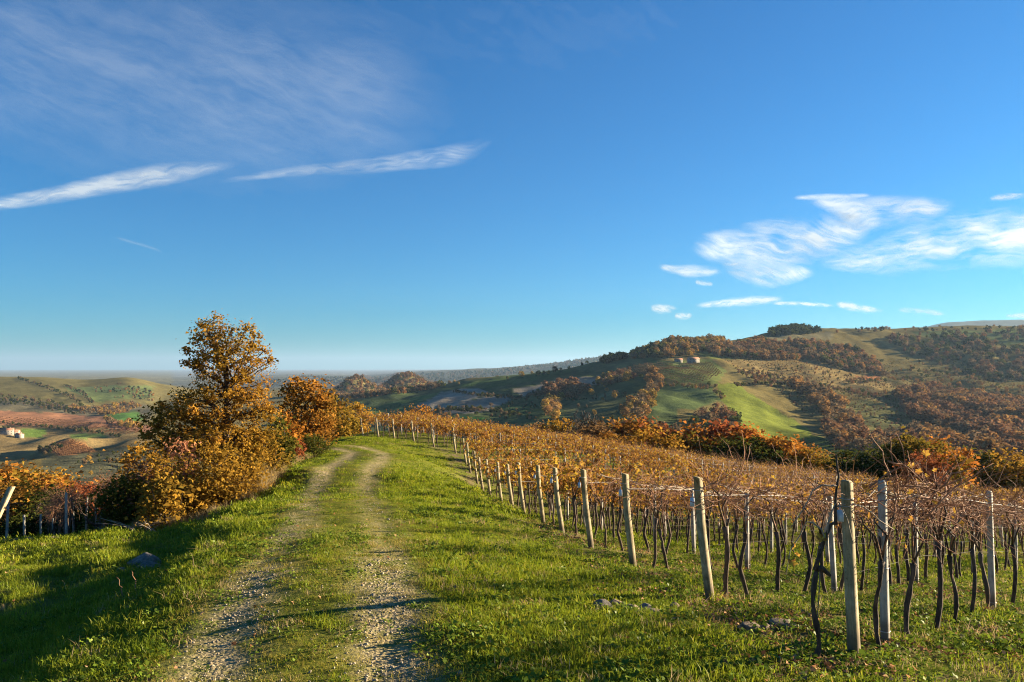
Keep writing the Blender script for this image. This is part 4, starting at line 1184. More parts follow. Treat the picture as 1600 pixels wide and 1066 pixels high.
G_B = "bushes along the left edge of the track"
bush("hedge_bush", "wide golden bush directly under the big oak", 340, 24.5, 150, 108, 'gold', 601, 90, 62, 0.10, group=G_B, spread=0.2)
bush("hedge_bush", "bright orange-gold bush at the right foot of the big oak", 405, 27.0, 90, 88, 'oak', 602, 64, 60, 0.10, group=G_B)
bush("hedge_bush", "dense ochre bush low in front of the oak trunk", 290, 24.0, 110, 96, 'oak', 603, 70, 62, 0.10, group=G_B, spread=0.2)
bush("hedge_bush", "bright yellow sapling bush with thin stems at the front of the thicket", 262, 22.0, 62, 82, 'gold', 604, 30, 40, 0.11, group=G_B)
bush("hedge_bush", "pinkish orange bush on the left side of the thicket", 228, 26.0, 70, 95, 'pink', 605, 40, 42, 0.11, group=G_B)
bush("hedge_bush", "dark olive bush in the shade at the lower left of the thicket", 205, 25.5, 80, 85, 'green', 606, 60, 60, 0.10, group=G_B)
bush("hedge_bush", "rosy leafed shrub glowing in the middle of the thicket", 285, 24.2, 46, 140, 'pink', 607, 26, 34, 0.10, group=G_B)
bush("hedge_bush", "brown-gold bush behind the left shoulder of the oak", 250, 28.5, 110, 120, 'oak', 608, 80, 56, 0.11, group=G_B, spread=0.22)
bush("hedge_bush", "green-tinged bush behind the right side of the oak", 436, 31.0, 54, 84, 'green', 609, 50, 50, 0.11, group=G_B)
bush("low_shrub", "small crimson shrub at the track edge", 461, 35.0, 26, 38, 'rust', 610, 16, 40, 0.10, group=G_B, spread=0.12)
bush("low_shrub", "low dark green shrub beside the crimson one", 492, 37.0, 46, 36, 'green', 611, 34, 60, 0.07, group=G_B, spread=0.13)
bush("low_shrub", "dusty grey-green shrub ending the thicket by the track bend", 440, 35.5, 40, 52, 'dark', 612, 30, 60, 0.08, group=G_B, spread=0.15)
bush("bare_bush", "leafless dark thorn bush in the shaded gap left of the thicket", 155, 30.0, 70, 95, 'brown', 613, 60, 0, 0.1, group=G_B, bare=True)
bush("hedge_bush", "half bare rusty bush beside the leafless thorn", 182, 30.5, 66, 85, 'rust', 614, 44, 14, 0.10, group=G_B)
# trees beyond the thicket and at the bend
G_T = "orange trees at the bend of the track"
bush("orange_tree", "bright orange tree with a forked top right of the oak", 478, 43.0, 92, 118, 'orange', 620, 120, 44, 0.17, cat="tree", group=G_T, spread=0.26)
bush("orange_tree", "slim orange tree between the oak and the forked one", 448, 41.0, 40, 70, 'orange', 621, 50, 40, 0.16, cat="tree", group=G_T, spread=0.22)
bush("orange_tree", "darker low orange tree in front of the row of leaning posts", 530, 52.0, 56, 70, 'oak', 622, 60, 44, 0.17, cat="tree", group=G_T, spread=0.24)
bush("orange_tree", "yellow brown small tree just left of the farthest leaning posts", 555, 70.0, 46, 60, 'gold', 623, 46, 40, 0.2, cat="tree", group=G_T, spread=0.28)
bush("orange_tree", "red-tipped tree standing up behind the vine row crest", 655, 82.0, 80, 66, 'orange', 624, 70, 44, 0.22, cat="tree", group=G_T, spread=0.34)

# woods just below the vineyard
PROT = {}
def proto_tree(fam, shape, seed, n=46, per=26, size=.04):
    """a 1 m tall tree (trunk mesh, crown mesh) shared by many trees."""
    rng = np.random.default_rng(seed)
    e = {0: [(0, 0, .60, .34, .34, .38), (-.15, .05, .45, .26, .26, .26), (.16, -.04, .48, .25, .25, .28)],
         1: [(0, 0, .58, .42, .40, .34), (-.2, 0, .50, .26, .26, .24), (.2, .05, .52, .27, .27, .26), (0.05, 0, .80, .2, .2, .18)],
         2: [(0, 0, .62, .26, .26, .38), (.04, 0, .40, .30, .28, .25)]}[shape]
    A = sample_crown(e, n, rng, 0.075)
    A = A[np.argsort(A[:, 2])]
    nodes, par = skeleton([(0, 0, -.05), (.01, 0, .2), (0, .01, .42)], A, rng, .05)
    tm = limb_mesh(nodes, par, .028, .003, .5, "trunk", M['bark'], 5)
    cm = leafage(A, per, .058, size, rng, "crown", LM[fam], flat=.8, width=.8)
    return tm, cm
for fam in ('orange', 'gold', 'rust', 'green', 'brown', 'oak'):
    for s in range(3):
        PROT[fam, s] = proto_tree(fam, s, hash((len(fam), s)) % 1000 + 700 + s, 64, 60)
for fam in ('orange', 'oak', 'rust', 'green'):
    for s in range(2): PROT[fam + '_fine', s] = proto_tree(fam, s, 760 + s, 80, 110, .024)
def wood_tree(label, px, topy, Y, hgt, fam, shape, group, wide=1.0, name="autumn_tree"):
    x = (px - 800) / F * Y
    z = at(px, topy, Y)[2] - hgt
    zg = h1(x, Y)
    if z > zg: hgt += (z - zg); z = zg       # foot always on the ground
    t = thing(name, label, "tree", (x, Y, z), RNG.uniform(0, 6.28), group)
    if z < zg - 0.3: t.location.z = zg; hgt = max(2.5, hgt - (zg - z))
    t.scale = (hgt * wide, hgt * wide, hgt)
    tm, cm = PROT[fam, shape]
    link("trunk", tm, t); link("crown", cm, t)
    return t
G_W = "autumn trees below the vineyard"
for a in [("pale ochre tree at the left end of the belt below the vines", 830, 664, 96, 4.5, 'brown', 2, 1.0), ("pale gold poplar next to the grey bare tree", 882, 664, 95, 5.5, 'oak', 2, .9),
          ("brownish tree right of the grey bare tree", 940, 664, 92, 6.0, 'brown', 0, 1.1), ("rusty orange tree with a broad crown above the vines", 978, 656, 96, 7.5, 'orange', 1, 1.0),
          ("orange-red tree leaning on a yellow neighbour", 1008, 664, 95, 7.0, 'rust', 0, 1.0), ("small yellow tree tucked under the orange-red one", 1022, 676, 90, 5.5, 'gold', 0, 1.1),
          ("olive green tree in the dip of the belt", 1062, 680, 92, 6.0, 'green', 1, 1.1), ("tall rust tree at the start of the dense clump", 1096, 668, 94, 7.5, 'orange', 0, 1.0),
          ("red-orange tree in the middle of the dense clump", 1126, 664, 97, 8.5, 'rust', 1, 1.0), ("bright orange crown at the highest point of the clump", 1158, 668, 95, 8.0, 'orange', 1, 1.0),
          ("dark olive tree under the clump's left side", 1140, 690, 88, 6.0, 'green', 1, 1.2), ("green-gold tree under the clump's middle", 1182, 690, 88, 6.5, 'green', 0, 1.1),
          ("glowing orange tree on the clump's right shoulder", 1205, 684, 90, 7.0, 'orange', 1, 1.0), ("orange-brown tree sloping down the clump's right end", 1238, 690, 90, 6.5, 'orange', 0, 1.15),
          ("small gold tree closing the clump on the right", 1268, 706, 86, 5.0, 'oak', 0, 1.1), ("faded brown tree right of the clump", 1300, 712, 95, 5.0, 'brown', 2, 1.2),
          ("dark green thicket tree left of the big yellow one", 1345, 706, 82, 5.5, 'green', 1, 1.3), ("deep green tree touching the big yellow one", 1378, 700, 80, 6.0, 'green', 0, 1.2),
          ("big yellow-orange tree standing alone above the right vines", 1438, 678, 78, 8.0, 'oak', 1, 1.0), ("dark red tree at the foot of the big yellow one", 1440, 712, 70, 4.5, 'rust', 0, 1.1),
          ("orange tree leaning against the big yellow one's right side", 1476, 692, 79, 7.0, 'orange', 0, 1.0), ("olive tree behind the second vineyard", 1530, 706, 98, 6.0, 'green', 1, 1.2),
          ("yellow bush tree at the top of the second vineyard", 1568, 712, 96, 5.0, 'gold', 0, 1.2), ("gold-green tree at the right picture edge", 1600, 718, 97, 5.5, 'oak', 1, 1.1),
          ("brown tree half hidden behind the first clump", 1075, 690, 100, 6.0, 'oak', 0, 1.2), ("low gold tree between the belt and the bare tree", 915, 668, 90, 4.5, 'brown', 2, 1.2),
          ("orange crown hidden low behind the rusty broad tree", 955, 680, 88, 5.0, 'orange', 1, 1.2)]:
    wood_tree(a[0], a[1], a[2] - 7, a[3], a[4] * 1.2, a[5], a[6], G_W, a[7] * 1.15)
# leafless grey tree
b0 = on_ground(912, 92); s_ = 92 / F; hz = at(912, 640, 92)[2] - b0[2]
make_tree("bare_tree", "leafless grey tree with a fine rounded crown behind the vines", "tree", b0, [(0, 0, hz * .68, 2.6, 2.4, hz * .33)], 300, .28,
          [(0, 0, -.2), (0, 0, hz * .2), (.1, 0, hz * .42)], 0, 0, 0, None, .16, 650, r_tip=.03, expo=.5)

# orange wood beyond the left vineyard
G_L = "orange trees beyond the lower left vineyard"
for i, a in enumerate([("orange tree at the far left edge", -25, 722, 55, 7, 'orange', 1), ("tawny tree with a round crown near the left edge", 18, 722, 58, 7, 'orange', 0), ("golden tree in the middle of the left wood", 52, 728, 56, 6.5, 'oak', 1),
                       ("rust orange tree at the right end of the left wood", 88, 742, 54, 6, 'orange', 1), ("small brown tree at the right end of the left wood", 118, 752, 50, 5, 'rust', 0), ("olive gold tree low in the left wood", 30, 750, 46, 5, 'oak', 1),
                       ("low green-gold tree in front of the left wood", 75, 762, 44, 4.5, 'green', 1), ("low rust tree at the left edge", -8, 752, 44, 5, 'orange', 0),
                       ("dark green bushy tree in the gap by the thicket", 150, 768, 46, 4.5, 'green', 1), ("dim olive tree below the thicket", 185, 770, 42, 4, 'green', 0)]):
    wood_tree(a[0], a[1], a[2], a[3], a[4], a[5] + '_fine', a[6], G_L, 1.25)

# ------------------------------------------------------------------ lower vineyard on the left
LG = "posts of the lower left vineyard"
for (px, py, Y, tall, lab, lean) in [(109, 852, 23.2, 1.40, "pale concrete post nearest the grass in the lower left vineyard", 0.0), (121, 835, 30, 1.5, "second pale post, lit along its whole length, in the lower left vineyard", 0.02),
                                   (139, 835, 30.5, 1.45, "third pale post, its foot in shade, in the lower left vineyard", -0.02), (155, 836, 30, 1.2, "short grey post in shade right of three pale ones", 0.0),
                                   (168, 836, 33, 1.1, "thin shaded post at the right end of the lower left vineyard", 0.02), (70, 845, 28, 1.2, "dim grey post between the vines of the lower left vineyard", 0.0),
                                   (46, 852, 26, 1.2, "shaded post behind yellow vine leaves at lower left", 0.02), (16, 852, 24, 1.6, "tall slim post beside the slanting brace at the left edge", -0.03), (89, 845, 31, 1.0, "thin dark post half hidden among the lower left vines", 0.0)]:
    x = (px - 800) / F * Y
    p = thing("line_post", lab, "vineyard post", (x, Y, h1(x, Y)), 0.4, LG); p.scale = (1, 1, tall / 1.55)
    link("shaft", LINE_P[1 if lean > 0 else 2 if lean < 0 else 0], p)
x, Y = (-22 - 800) / F * 21.0, 21.0
p = thing("brace_post", "slanting pale timber brace cut by the left picture edge", "vineyard post", (x, Y, h1(x, Y)), 0)
bm_ = MB(); bm_.prism(SQ(.07, .015), -0.1, 1.55, (0.75, 0.0)); bm_.build("shaft", M['post'], p)
lv_rows = [((-16.6, 20.0), (-0.62, 0.78), 12), ((-14.6, 22.4), (-0.62, 0.78), 14), ((-13.6, 24.8), (-0.55, 0.83), 14), ((-14.0, 28.2), (-.5, .86), 12), ((-13.4, 29.6), (-.4, .9), 9)]
for k, (s0, dr, n) in enumerate(lv_rows):
    for i in range(n):
        x, y = s0[0] + dr[0] * 0.8 * i, s0[1] + dr[1] * 0.8 * i
        pool = (7, 1, 4, 2, 6)[(i + k) % 5] if k == 0 else RNG.integers(0, 6)
        v = thing("grapevine", "%s, %s in the %s lower row on the left" % (look(pool), ordw(i), ordw(k)), "grapevine", (x, y, h1(x, y)), math.atan2(dr[1], dr[0]) + RNG.normal(0, .1),
                  "grapevines of the lower left vineyard", RNG.uniform(.95, 1.15))
        for nm, me in zip(("stem", "canes", "leaves"), VALL[pool]): link(nm, me, v)

# ------------------------------------------------------------------ second vineyard on the right, beyond the first
def second_vineyard():
    P = []
    for row in range(16):
        y = 66 + row * 2.0
        x = 34 + (y - 66) * 0.36
        while x / y < 0.70:
            P.append((x + RNG.normal(0, .08), y + (x - 40) * 0.10 + RNG.normal(0, .08))); x += 0.9
    P = np.array(P); n = len(P)
    scatter("hillside_vines", VINES, np.c_[P, H(P[:, 0], P[:, 1])], np.c_[np.zeros((n, 2)), RNG.normal(0.1, .1, n)], RNG.uniform(.9, 1.15, n), RNG.integers(6, 14, n),
            "yellowing vines of a second vineyard beyond the first on the right")
second_vineyard()

# ------------------------------------------------------------------ trees on the far hills
FAM = ['orange', 'gold', 'rust', 'green', 'brown', 'dark']
HILLC = dict(orange=[(0, (0.15, 0.09, 0.03)), (.5, (0.36, 0.20, 0.07)), (1, (0.47, 0.27, 0.085))], gold=[(0, (0.17, 0.13, 0.03)), (.5, (0.42, 0.27, 0.06)), (1, (0.52, 0.33, 0.07))],
    rust=[(0, (0.15, 0.075, 0.038)), (.5, (0.27, 0.148, 0.075)), (1, (0.37, 0.20, 0.095))], green=[(0, (0.045, 0.06, 0.018)), (.6, (0.10, 0.11, 0.026)), (1, (0.19, 0.16, 0.04))],
    brown=[(0, (0.10, 0.07, 0.04)), (.5, (0.21, 0.145, 0.078)), (1, (0.32, 0.215, 0.11))], dark=[(0, (0.014, 0.028, 0.014)), (.6, (0.036, 0.052, 0.018)), (1, (0.07, 0.075, 0.024))])
for k_, v_ in HILLC.items(): LM['hill_' + k_] = leaf_mat("hill_leaf_" + k_, v_, trans=.22)
def far_tree(fam, shape, seed):
    """a 1 m far tree as one mesh: short trunk and a ragged crown of leaf clumps."""
    rng = np.random.default_rng(seed)
    e = [[(0, 0, .55, .40, .38, .42), (.12, 0, .38, .34, .34, .30)], [(0, 0, .55, .30, .30, .44), (-.06, 0, .4, .34, .34, .3)], [(0, 0, .45, .50, .46, .36), (.1, .1, .62, .3, .3, .28)]][shape]
    A = sample_crown(e, 60, rng, 0.06, shell=.7)
    n = len(A) * 4
    c = np.repeat(A, 4, axis=0) + rng.normal(0, .05, (n, 3))
    b = MB(); b.tube([(0, 0, -.25), (.01, 0, .2), (0, 0, .5)], [.035, .028, .014], 4, cap=False)
    nt = 8
    b.leaves(c, .17, rng, up=.5, width=.9, fold=.18)
    V = np.vstack(b.v); q = np.vstack(b.q)
    lv = np.r_[np.zeros(nt), rng.random(len(q) - nt)]
    return mesh_np("hill_tree", V, [q], [M['bark'], LM['hill_' + fam]], {"lv": ('FACE', lv)}, mat_idx=np.r_[np.zeros(nt, int), np.ones(len(q) - nt, int)])
FARM = [far_tree(f, s, 900 + i * 3 + s) for i, f in enumerate(FAM) for s in range(3)]
FARC = source_coll("hill_tree", FARM)

WOODS = [  # name, outline on the hillside (photo pixels), spacing m, tree height range m, families, gaps, label of its trees
    ("knoll wood", [(984, 562), (1000, 545), (1030, 535), (1060, 533), (1128, 532), (1126, 540), (1104, 548), (1076, 557), (1040, 560)], 9, (8, 12), 'gold brown green gold orange', 0.0, "gold brown tree of the wood crowning the knoll above the white house"),
    ("band wood", [(1104, 552), (1130, 541), (1190, 534), (1275, 538), (1340, 547), (1376, 572), (1386, 590), (1330, 582), (1270, 564), (1180, 564), (1120, 558)], 9.5, (8, 13), 'brown orange brown green rust', 0.05, "rusty brown tree of the long wood below the hilltop field"),
    ("skyline pines", [(1196, 526), (1214, 518), (1240, 514), (1284, 517), (1284, 521), (1210, 527)], 10, (9, 14), 'dark dark green', 0.0, "dark pine of the clump on the hill skyline"),
    ("skyline hedge", [(1284, 522), (1330, 516), (1480, 513), (1600, 512), (1600, 516), (1400, 520)], 22, (5, 9), 'dark brown orange', 0.35, "small dark tree along the long hilltop skyline"),
    ("upper right woods", [(1380, 530), (1430, 522), (1640, 518), (1640, 604), (1540, 592), (1470, 577), (1415, 552)], 15, (8, 14), 'brown green brown dark rust', 0.42, "dim brown tree in the broken woods under the right skyline"),
    ("mid right wood", [(1395, 618), (1450, 610), (1520, 618), (1640, 640), (1640, 700), (1540, 694), (1480, 674), (1420, 652)], 10, (9, 15), 'rust orange brown rust', 0.12, "rust coloured tree of the wood on the right hillside"),
    ("diagonal hedge wood", [(1236, 598), (1275, 612), (1324, 638), (1338, 666), (1310, 670), (1282, 644), (1240, 614)], 11, (9, 14), 'orange brown orange', 0.05, "orange tree in the diagonal strip right of the bright green field"),
    ("upper diagonal scrub", [(1150, 580), (1200, 584), (1250, 600), (1236, 612), (1180, 600)], 10, (3, 6), 'brown rust green', 0.4, "brown scrub tree above the bright green field"),
    ("right spur wood", [(1290, 664), (1345, 662), (1352, 690), (1330, 706), (1296, 702)], 9.5, (8, 13), 'rust brown orange', 0.08, "russet tree on the spur behind the belt of trees"),
    ("bottom thicket", [(1062, 684), (1080, 656), (1112, 642), (1152, 656), (1168, 676), (1120, 690)], 9, (6, 10), 'brown rust green', 0.05, "brown tree in the thicket left of the bright green field"),
    ("valley wood", [(1330, 706), (1420, 676), (1500, 690), (1640, 716), (1640, 745), (1480, 730), (1400, 720)], 10, (8, 13), 'rust orange brown', 0.15, "rusty tree in the valley wood behind the lone yellow tree"),
    ("gully trees", [(976, 656), (990, 628), (1016, 618), (1022, 640), (1004, 660)], 10, (8, 11), 'orange gold brown', 0.1, "orange tree in the gully cluster below the terraced field"),
    ("terrace copse", [(838, 622), (856, 604), (906, 600), (922, 612), (900, 624)], 10, (8, 12), 'rust brown rust', 0.05, "russet tree of the copse on the shaded slope"),
    ("terrace line", [(930, 602), (950, 588), (986, 582), (992, 592), (945, 606)], 8, (6, 9), 'brown gold rust', 0.1, "brown tree in the line under the hillside vineyard"),
    ("upright copse", [(1010, 582), (1030, 580), (1034, 616), (1014, 616)], 9, (8, 11), 'orange brown', 0.1, "orange tree in the upright strip beside the terraces"),
    ("slope copse", [(846, 656), (856, 628), (878, 622), (872, 652), (860, 662)], 10, (8, 11), 'orange gold brown', 0.1, "golden tree in the small copse down the shaded slope"),
    ("slope dots", [(620, 650), (760, 610), (1000, 600), (1000, 670), (780, 676)], 24, (4, 8), 'orange brown gold', 0.70, "lone autumn tree dotted on the shaded slope"),
    ("valley hedge", [(780, 690), (1000, 660), (1060, 680), (1060, 705), (820, 705)], 11, (5, 8), 'brown rust green', 0.5, "dim tree in the shaded valley bottom"),
    ("twin hill wood", [(494, 622), (520, 606), (545, 592), (568, 586), (592, 594), (604, 592), (622, 583), (652, 585), (694, 606), (660, 614), (620, 616), (560, 624)], 12, (8, 12), 'brown rust green brown orange', 0.03, "brown tree on the twin wooded knolls"),
    ("crest hedge", [(650, 612), (700, 600), (850, 583), (955, 562), (955, 566), (850, 588), (700, 606)], 22, (5, 9), 'dark brown gold', 0.55, "small tree on the near hill crest"),
    ("cypress clump", [(938, 570), (955, 562), (975, 556), (978, 562), (956, 570)], 8, (8, 11), 'dark green', 0.0, "dark tree in the clump on the crest left of the knoll"),
    ("green slope hedges", [(1000, 588), (1060, 600), (1130, 604), (1130, 608), (1060, 606), (1000, 594)], 9, (3, 5), 'brown green', 0.3, "low hedge tree along the terrace edge"),
    ("hill scrub", [(1160, 566), (1300, 578), (1400, 604), (1520, 622), (1400, 622), (1290, 612), (1180, 588)], 11, (2, 4.5), 'brown brown green orange', 0.5, "low brown scrub bush on the tawny hillside"),
    ("scrub right", [(1330, 560), (1420, 560), (1600, 604), (1640, 640), (1500, 622), (1400, 600)], 12, (3, 7), 'brown green orange brown', 0.45, "scrubby tree on the upper right slope"),
    ("tawny scrub", [(1120, 556), (1300, 565), (1640, 560), (1640, 660), (1400, 640), (1300, 640), (1180, 600)], 7, (0.8, 2.2), 'brown brown rust green brown', 0.38, "scrub"),
    ("lower scrub", [(1200, 600), (1420, 612), (1440, 660), (1380, 690), (1300, 680)], 8, (1, 3), 'brown green brown rust', 0.5, "scrub"),
    ("shaded scrub", [(600, 650), (720, 640), (1000, 600), (1060, 640), (1000, 700), (760, 690)], 14, (1.5, 4), 'brown green brown dark', 0.6, "scrub"),
    ("field hedge one", [(640, 641), (705, 638), (772, 640), (830, 653), (830, 657), (770, 645), (705, 643), (640, 645)], 6, (2.5, 5), 'brown green dark', 0.25, "hedge"),
    ("field hedge two", [(690, 611), (760, 617), (818, 621), (860, 607), (930, 601), (930, 605), (862, 611), (818, 626), (755, 621)], 6, (2.5, 5), 'brown green dark', 0.25, "hedge"),
    ("field hedge three", [(690, 646), (738, 663), (790, 676), (790, 680), (734, 668), (688, 650)], 6, (2.5, 5), 'brown green orange', 0.25, "hedge"),
    ("field hedge four", [(1005, 604), (1060, 601), (1118, 606), (1135, 624), (1128, 626), (1110, 610), (1060, 605), (1005, 608)], 6, (2, 4.5), 'brown green orange', 0.2, "hedge"),
    ("slope terraces", [(1150, 600), (1260, 596), (1400, 624), (1400, 629), (1262, 602), (1150, 605)], 7, (2, 5), 'brown green rust', 0.3, "hedge"),
    ("upper terraces", [(1320, 596), (1420, 590), (1560, 622), (1560, 626), (1420, 596), (1322, 601)], 7, (3, 6), 'brown green orange', 0.3, "hedge"),
    ("left field hedge", [(0, 660), (60, 664), (150, 674), (200, 684), (200, 687), (150, 678), (60, 668), (0, 664)], 8, (2.5, 5), 'brown green dark', 0.3, "hedge"),
    ("left hill fold", [(30, 590), (75, 604), (112, 618), (135, 634), (130, 636), (106, 621), (70, 607), (28, 593)], 8, (3, 6), 'dark brown green', 0.25, "hedge"),
    ("left hill fold two", [(100, 600), (130, 612), (150, 632), (145, 634), (124, 615), (98, 603)], 8, (3, 6), 'dark brown', 0.25, "hedge"),
    ("left hedge", [(80, 636), (140, 640), (205, 630), (222, 636), (180, 650), (150, 648)], 12, (6, 10), 'orange gold brown', 0.15, "orange tree in the hedge under the left hills"),
    ("left gullies", [(-40, 612), (40, 622), (110, 632), (150, 640), (120, 650), (40, 634), (-40, 632)], 14, (4, 8), 'dark brown green', 0.25, "dark tree in the gullies of the left hills"),
    ("left valley line", [(165, 655), (215, 664), (225, 674), (200, 670), (165, 662)], 10, (6, 9), 'gold brown orange', 0.15, "yellowish tree in the line beside the green field on the left"),
    ("left crest gullies", [(140, 606), (190, 600), (240, 612), (240, 628), (200, 622), (160, 622)], 14, (4, 7), 'brown dark orange', 0.5, "brown bush tree on the left hill slope"),
    ("left wood low", [(60, 706), (85, 696), (100, 700), (70, 712)], 6, (4, 6), 'brown dark', 0.1, "dark tree beside the orange mound on the left"),
    ("left shaded dots", [(120, 712), (240, 690), (240, 740), (110, 745)], 16, (3, 6), 'brown gold green', 0.55, "dim tree on the shaded slope at the left"),
    ("far ridge wood", [(400, 600), (480, 588), (560, 592), (660, 584), (760, 580), (860, 570), (960, 556), (960, 562), (760, 592), (600, 600)], 70, (14, 24), 'dark brown green', 0.35, "tiny tree on the blue far ridge"),
]
def plant_hills():
    cand = []
    for wi, (nm, poly, sp, (h0_, h1_), fams, gap, lab) in enumerate(WOODS):
        P = np.array(poly, float)
        # bounding sector on the land
        ok = (GVIS > 0.5) & (GR > 170) & in_poly(GPX, GPY, poly)
        if not ok.any(): print("empty wood", nm); continue
        x0_, x1_, y0_, y1_ = GX[ok].min() - sp, GX[ok].max() + sp, GY[ok].min() - sp, GY[ok].max() + sp
        gx, gy = np.meshgrid(np.arange(x0_, x1_, sp), np.arange(y0_, y1_, sp), indexing='ij')
        gx = gx.ravel() + RNG.uniform(-.45, .45, gx.size) * sp; gy = gy.ravel() + RNG.uniform(-.45, .45, gy.size) * sp
        z = H(gx, gy); px, py = to_px(gx, gy, z)
        wob = 4 * fbm(gx / 30, gy / 40, 200 + wi, 2)
        m = in_poly(px + wob, py + wob * .4, poly) & (grid_at(GVIS, gx, gy) > .3) & (np.hypot(gx, gy) > 170)
        if gap: m &= (fbm(gx / 55, gy / 75, 300 + wi, 3) * 0.5 + 0.5 + RNG.uniform(-.15, .15, len(gx))) > gap
        fl = [FAM.index(f) for f in fams.split()]
        for x, y, zz, pxx in zip(gx[m], gy[m], z[m], px[m]):
            hh = RNG.uniform(h0_, h1_) * RNG.choice((.62, .85, 1.0, 1.0, 1.18))
            if nm == 'far ridge wood' and y < 5000: continue
            cand.append((hh / y, x, y, zz, hh, fl[RNG.integers(len(fl))] * 3 + RNG.integers(3), wi))
    cand.sort(key=lambda c: -c[0])
    print("hill trees", len(cand))
    named = {}
    for c in cand[:230]:
        nm, lab = WOODS[c[6]][0], WOODS[c[6]][6]
        pl = WOODS[c[6]][1]; wx = [p[0] for p in pl]; wy = [p[1] for p in pl]
        tx, ty = to_px(c[1], c[2], c[3])
        fx, fy = (tx - min(wx)) / (max(wx) - min(wx)), (ty - min(wy)) / (max(wy) - min(wy))
        size = "large " if c[4] > (WOODS[c[6]][3][0] + WOODS[c[6]][3][1]) / 2 else "small "
        where = ("upper " if fy < .33 else "" if fy < .67 else "lower ") + ("far left" if fx < .2 else "left" if fx < .4 else "middle" if fx < .6 else "right" if fx < .8 else "far right")
        lab = size + ("orange", "yellow", "rust red", "green", "brown", "dark green")[c[5] // 3] + " tree, " + where + " of the " + nm
        named.setdefault(lab, []).append((float(tx), c))
    for lab, members in named.items():
        members.sort(key=lambda m_: m_[0])
        for q_, (tx, c) in enumerate(members):
            nm = WOODS[c[6]][0]
            one = lab if len(members) == 1 else lab + ", " + ordw(q_) + " from left"
            o = tag(link("hill_tree", FARM[c[5]], None, (c[1], c[2], c[3])), one, "tree", "trees of the " + nm)
            o.rotation_euler = (0, 0, RNG.uniform(0, 6.28)); o.scale = (c[4] * 1.05, c[4] * 1.05, c[4])
    byw = {}
    for c in cand[230:]: byw.setdefault(c[6], []).append(c)
    for wi, cs in byw.items():
        a = np.array([(c[1], c[2], c[3], c[4], c[5]) for c in cs])
        scatter("woodland", FARC, a[:, :3], yaw(len(a), .04), a[:, 3], a[:, 4].astype(int), "far-off mass of trees: the " + WOODS[wi][0])
plant_hills()

# rows of young vines on the far hillside
def hill_rows():
    for (poly, sp, ra) in (([(950, 586), (985, 572), (1010, 568), (1044, 566), (1056, 574), (1020, 584), (985, 590)], (9, 3.5), .5), ([(1010, 584), (1060, 570), (1110, 566), (1128, 584), (1100, 598), (1030, 596)], (8, 5), .35),
                     ([(-40, 650), (80, 655), (180, 664), (235, 676), (180, 680), (60, 668), (-40, 664)], (9, 6), .2), ([(72, 702), (92, 692), (112, 688), (140, 700), (148, 706), (95, 713)], (4, 2.5), -.2)):
        ok = (GVIS > .5) & (GR > 300) & in_poly(GPX, GPY, poly)
        if not ok.any(): continue
        cx, cy_ = GX[ok].mean(), GY[ok].mean(); R_ = max(np.ptp(GX[ok]), np.ptp(GY[ok])) * .8
        u, v = np.meshgrid(np.arange(-R_, R_, sp[0]), np.arange(-R_, R_, sp[1]), indexing='ij')
        gx = cx + u.ravel() * math.cos(ra) - v.ravel() * math.sin(ra); gy = cy_ + u.ravel() * math.sin(ra) + v.ravel() * math.cos(ra)
        z = H(gx, gy); px, py = to_px(gx, gy, z)
        m = in_poly(px, py, poly) & (grid_at(GVIS, gx, gy) > .4)
        n = int(m.sum())
        if n < 3: continue
        fam = 2 if poly[0][0] < 200 else 4
        scatter("vineyard_rows", FARC, np.c_[gx[m], gy[m], z[m]], yaw(n), RNG.uniform(1.6, 2.4, n), np.full(n, fam * 3 + 2), "tiny rows of vines striping a far hillside field")
hill_rows()

# ------------------------------------------------------------------ farmhouses
def house(label, px, py, Y, w, d, h, rz, name="farmhouse", group=None, dz=0.0):
    x = (px - 800) / F * Y; z = h1(x, Y) + dz
    t = thing(name, label, "house", (x, Y, z), rz, group)
    b = MB(); b.box((0, 0, h / 2 - 1), (w / 2, d / 2, h / 2 + 1))
    b.add([(-w/2, -d/2, h), (-w/2, d/2, h), (-w/2, 0, h + d * .24), (w/2, -d/2, h), (w/2, d/2, h), (w/2, 0, h + d * .24)], None, [(0, 2, 1), (3, 4, 5)])
    b.build("wall", M['house_wall'], t)
    b = MB(); o, th = .5, .25; e = d / 2 + o; zr = h + d * .24 + .05; ze = h - o * .48
    for sgn in (-1, 1):
        V = [(-w/2 - o, sgn * e, ze), (w/2 + o, sgn * e, ze), (w/2 + o, 0, zr), (-w/2 - o, 0, zr)]
        V += [(p[0], p[1], p[2] + th) for p in V]
        b.add(V, [(0, 1, 2, 3), (4, 7, 6, 5), (0, 4, 5, 1), (1, 5, 6, 2), (2, 6, 7, 3), (3, 7, 4, 0)])
    rf = b.build("roof", M['roof'], t)
    b = MB(); b.box((w * .22, d * .12, zr + .3), (.35, .35, .9)); b.build("chimney", M['house_wall'], rf)
    for i in range(max(2, int(w / 3.5))):
        for lvl in range(2 if h > 5 else 1):
            b = MB(); b.box((-w/2 + (i + .5) * w / max(2, int(w / 3.5)), -d/2 - .02, 1.5 + lvl * 2.8), (.5, .06, .65)); b.build("window", M['pane'], t)
    b = MB(); b.box((w * .08, -d/2 - .03, 1.0), (.55, .07, 1.05)); b.build("door", M['dead_wood'], t)
house("white farmhouse below the knoll wood on the right hill", 1083, 562, 1100, 15, 8, 5.6, 0.25)
house("small pale outbuilding left of the white farmhouse", 1060, 563, 1105, 10, 6, 3.5, 0.1, "outbuilding")
house("low grey shed hidden in the wood on top of the knoll", 1041, 530, 1330, 9, 7, 9, 0.1, "tower_house")
G_H = "farm buildings on the left hillside"
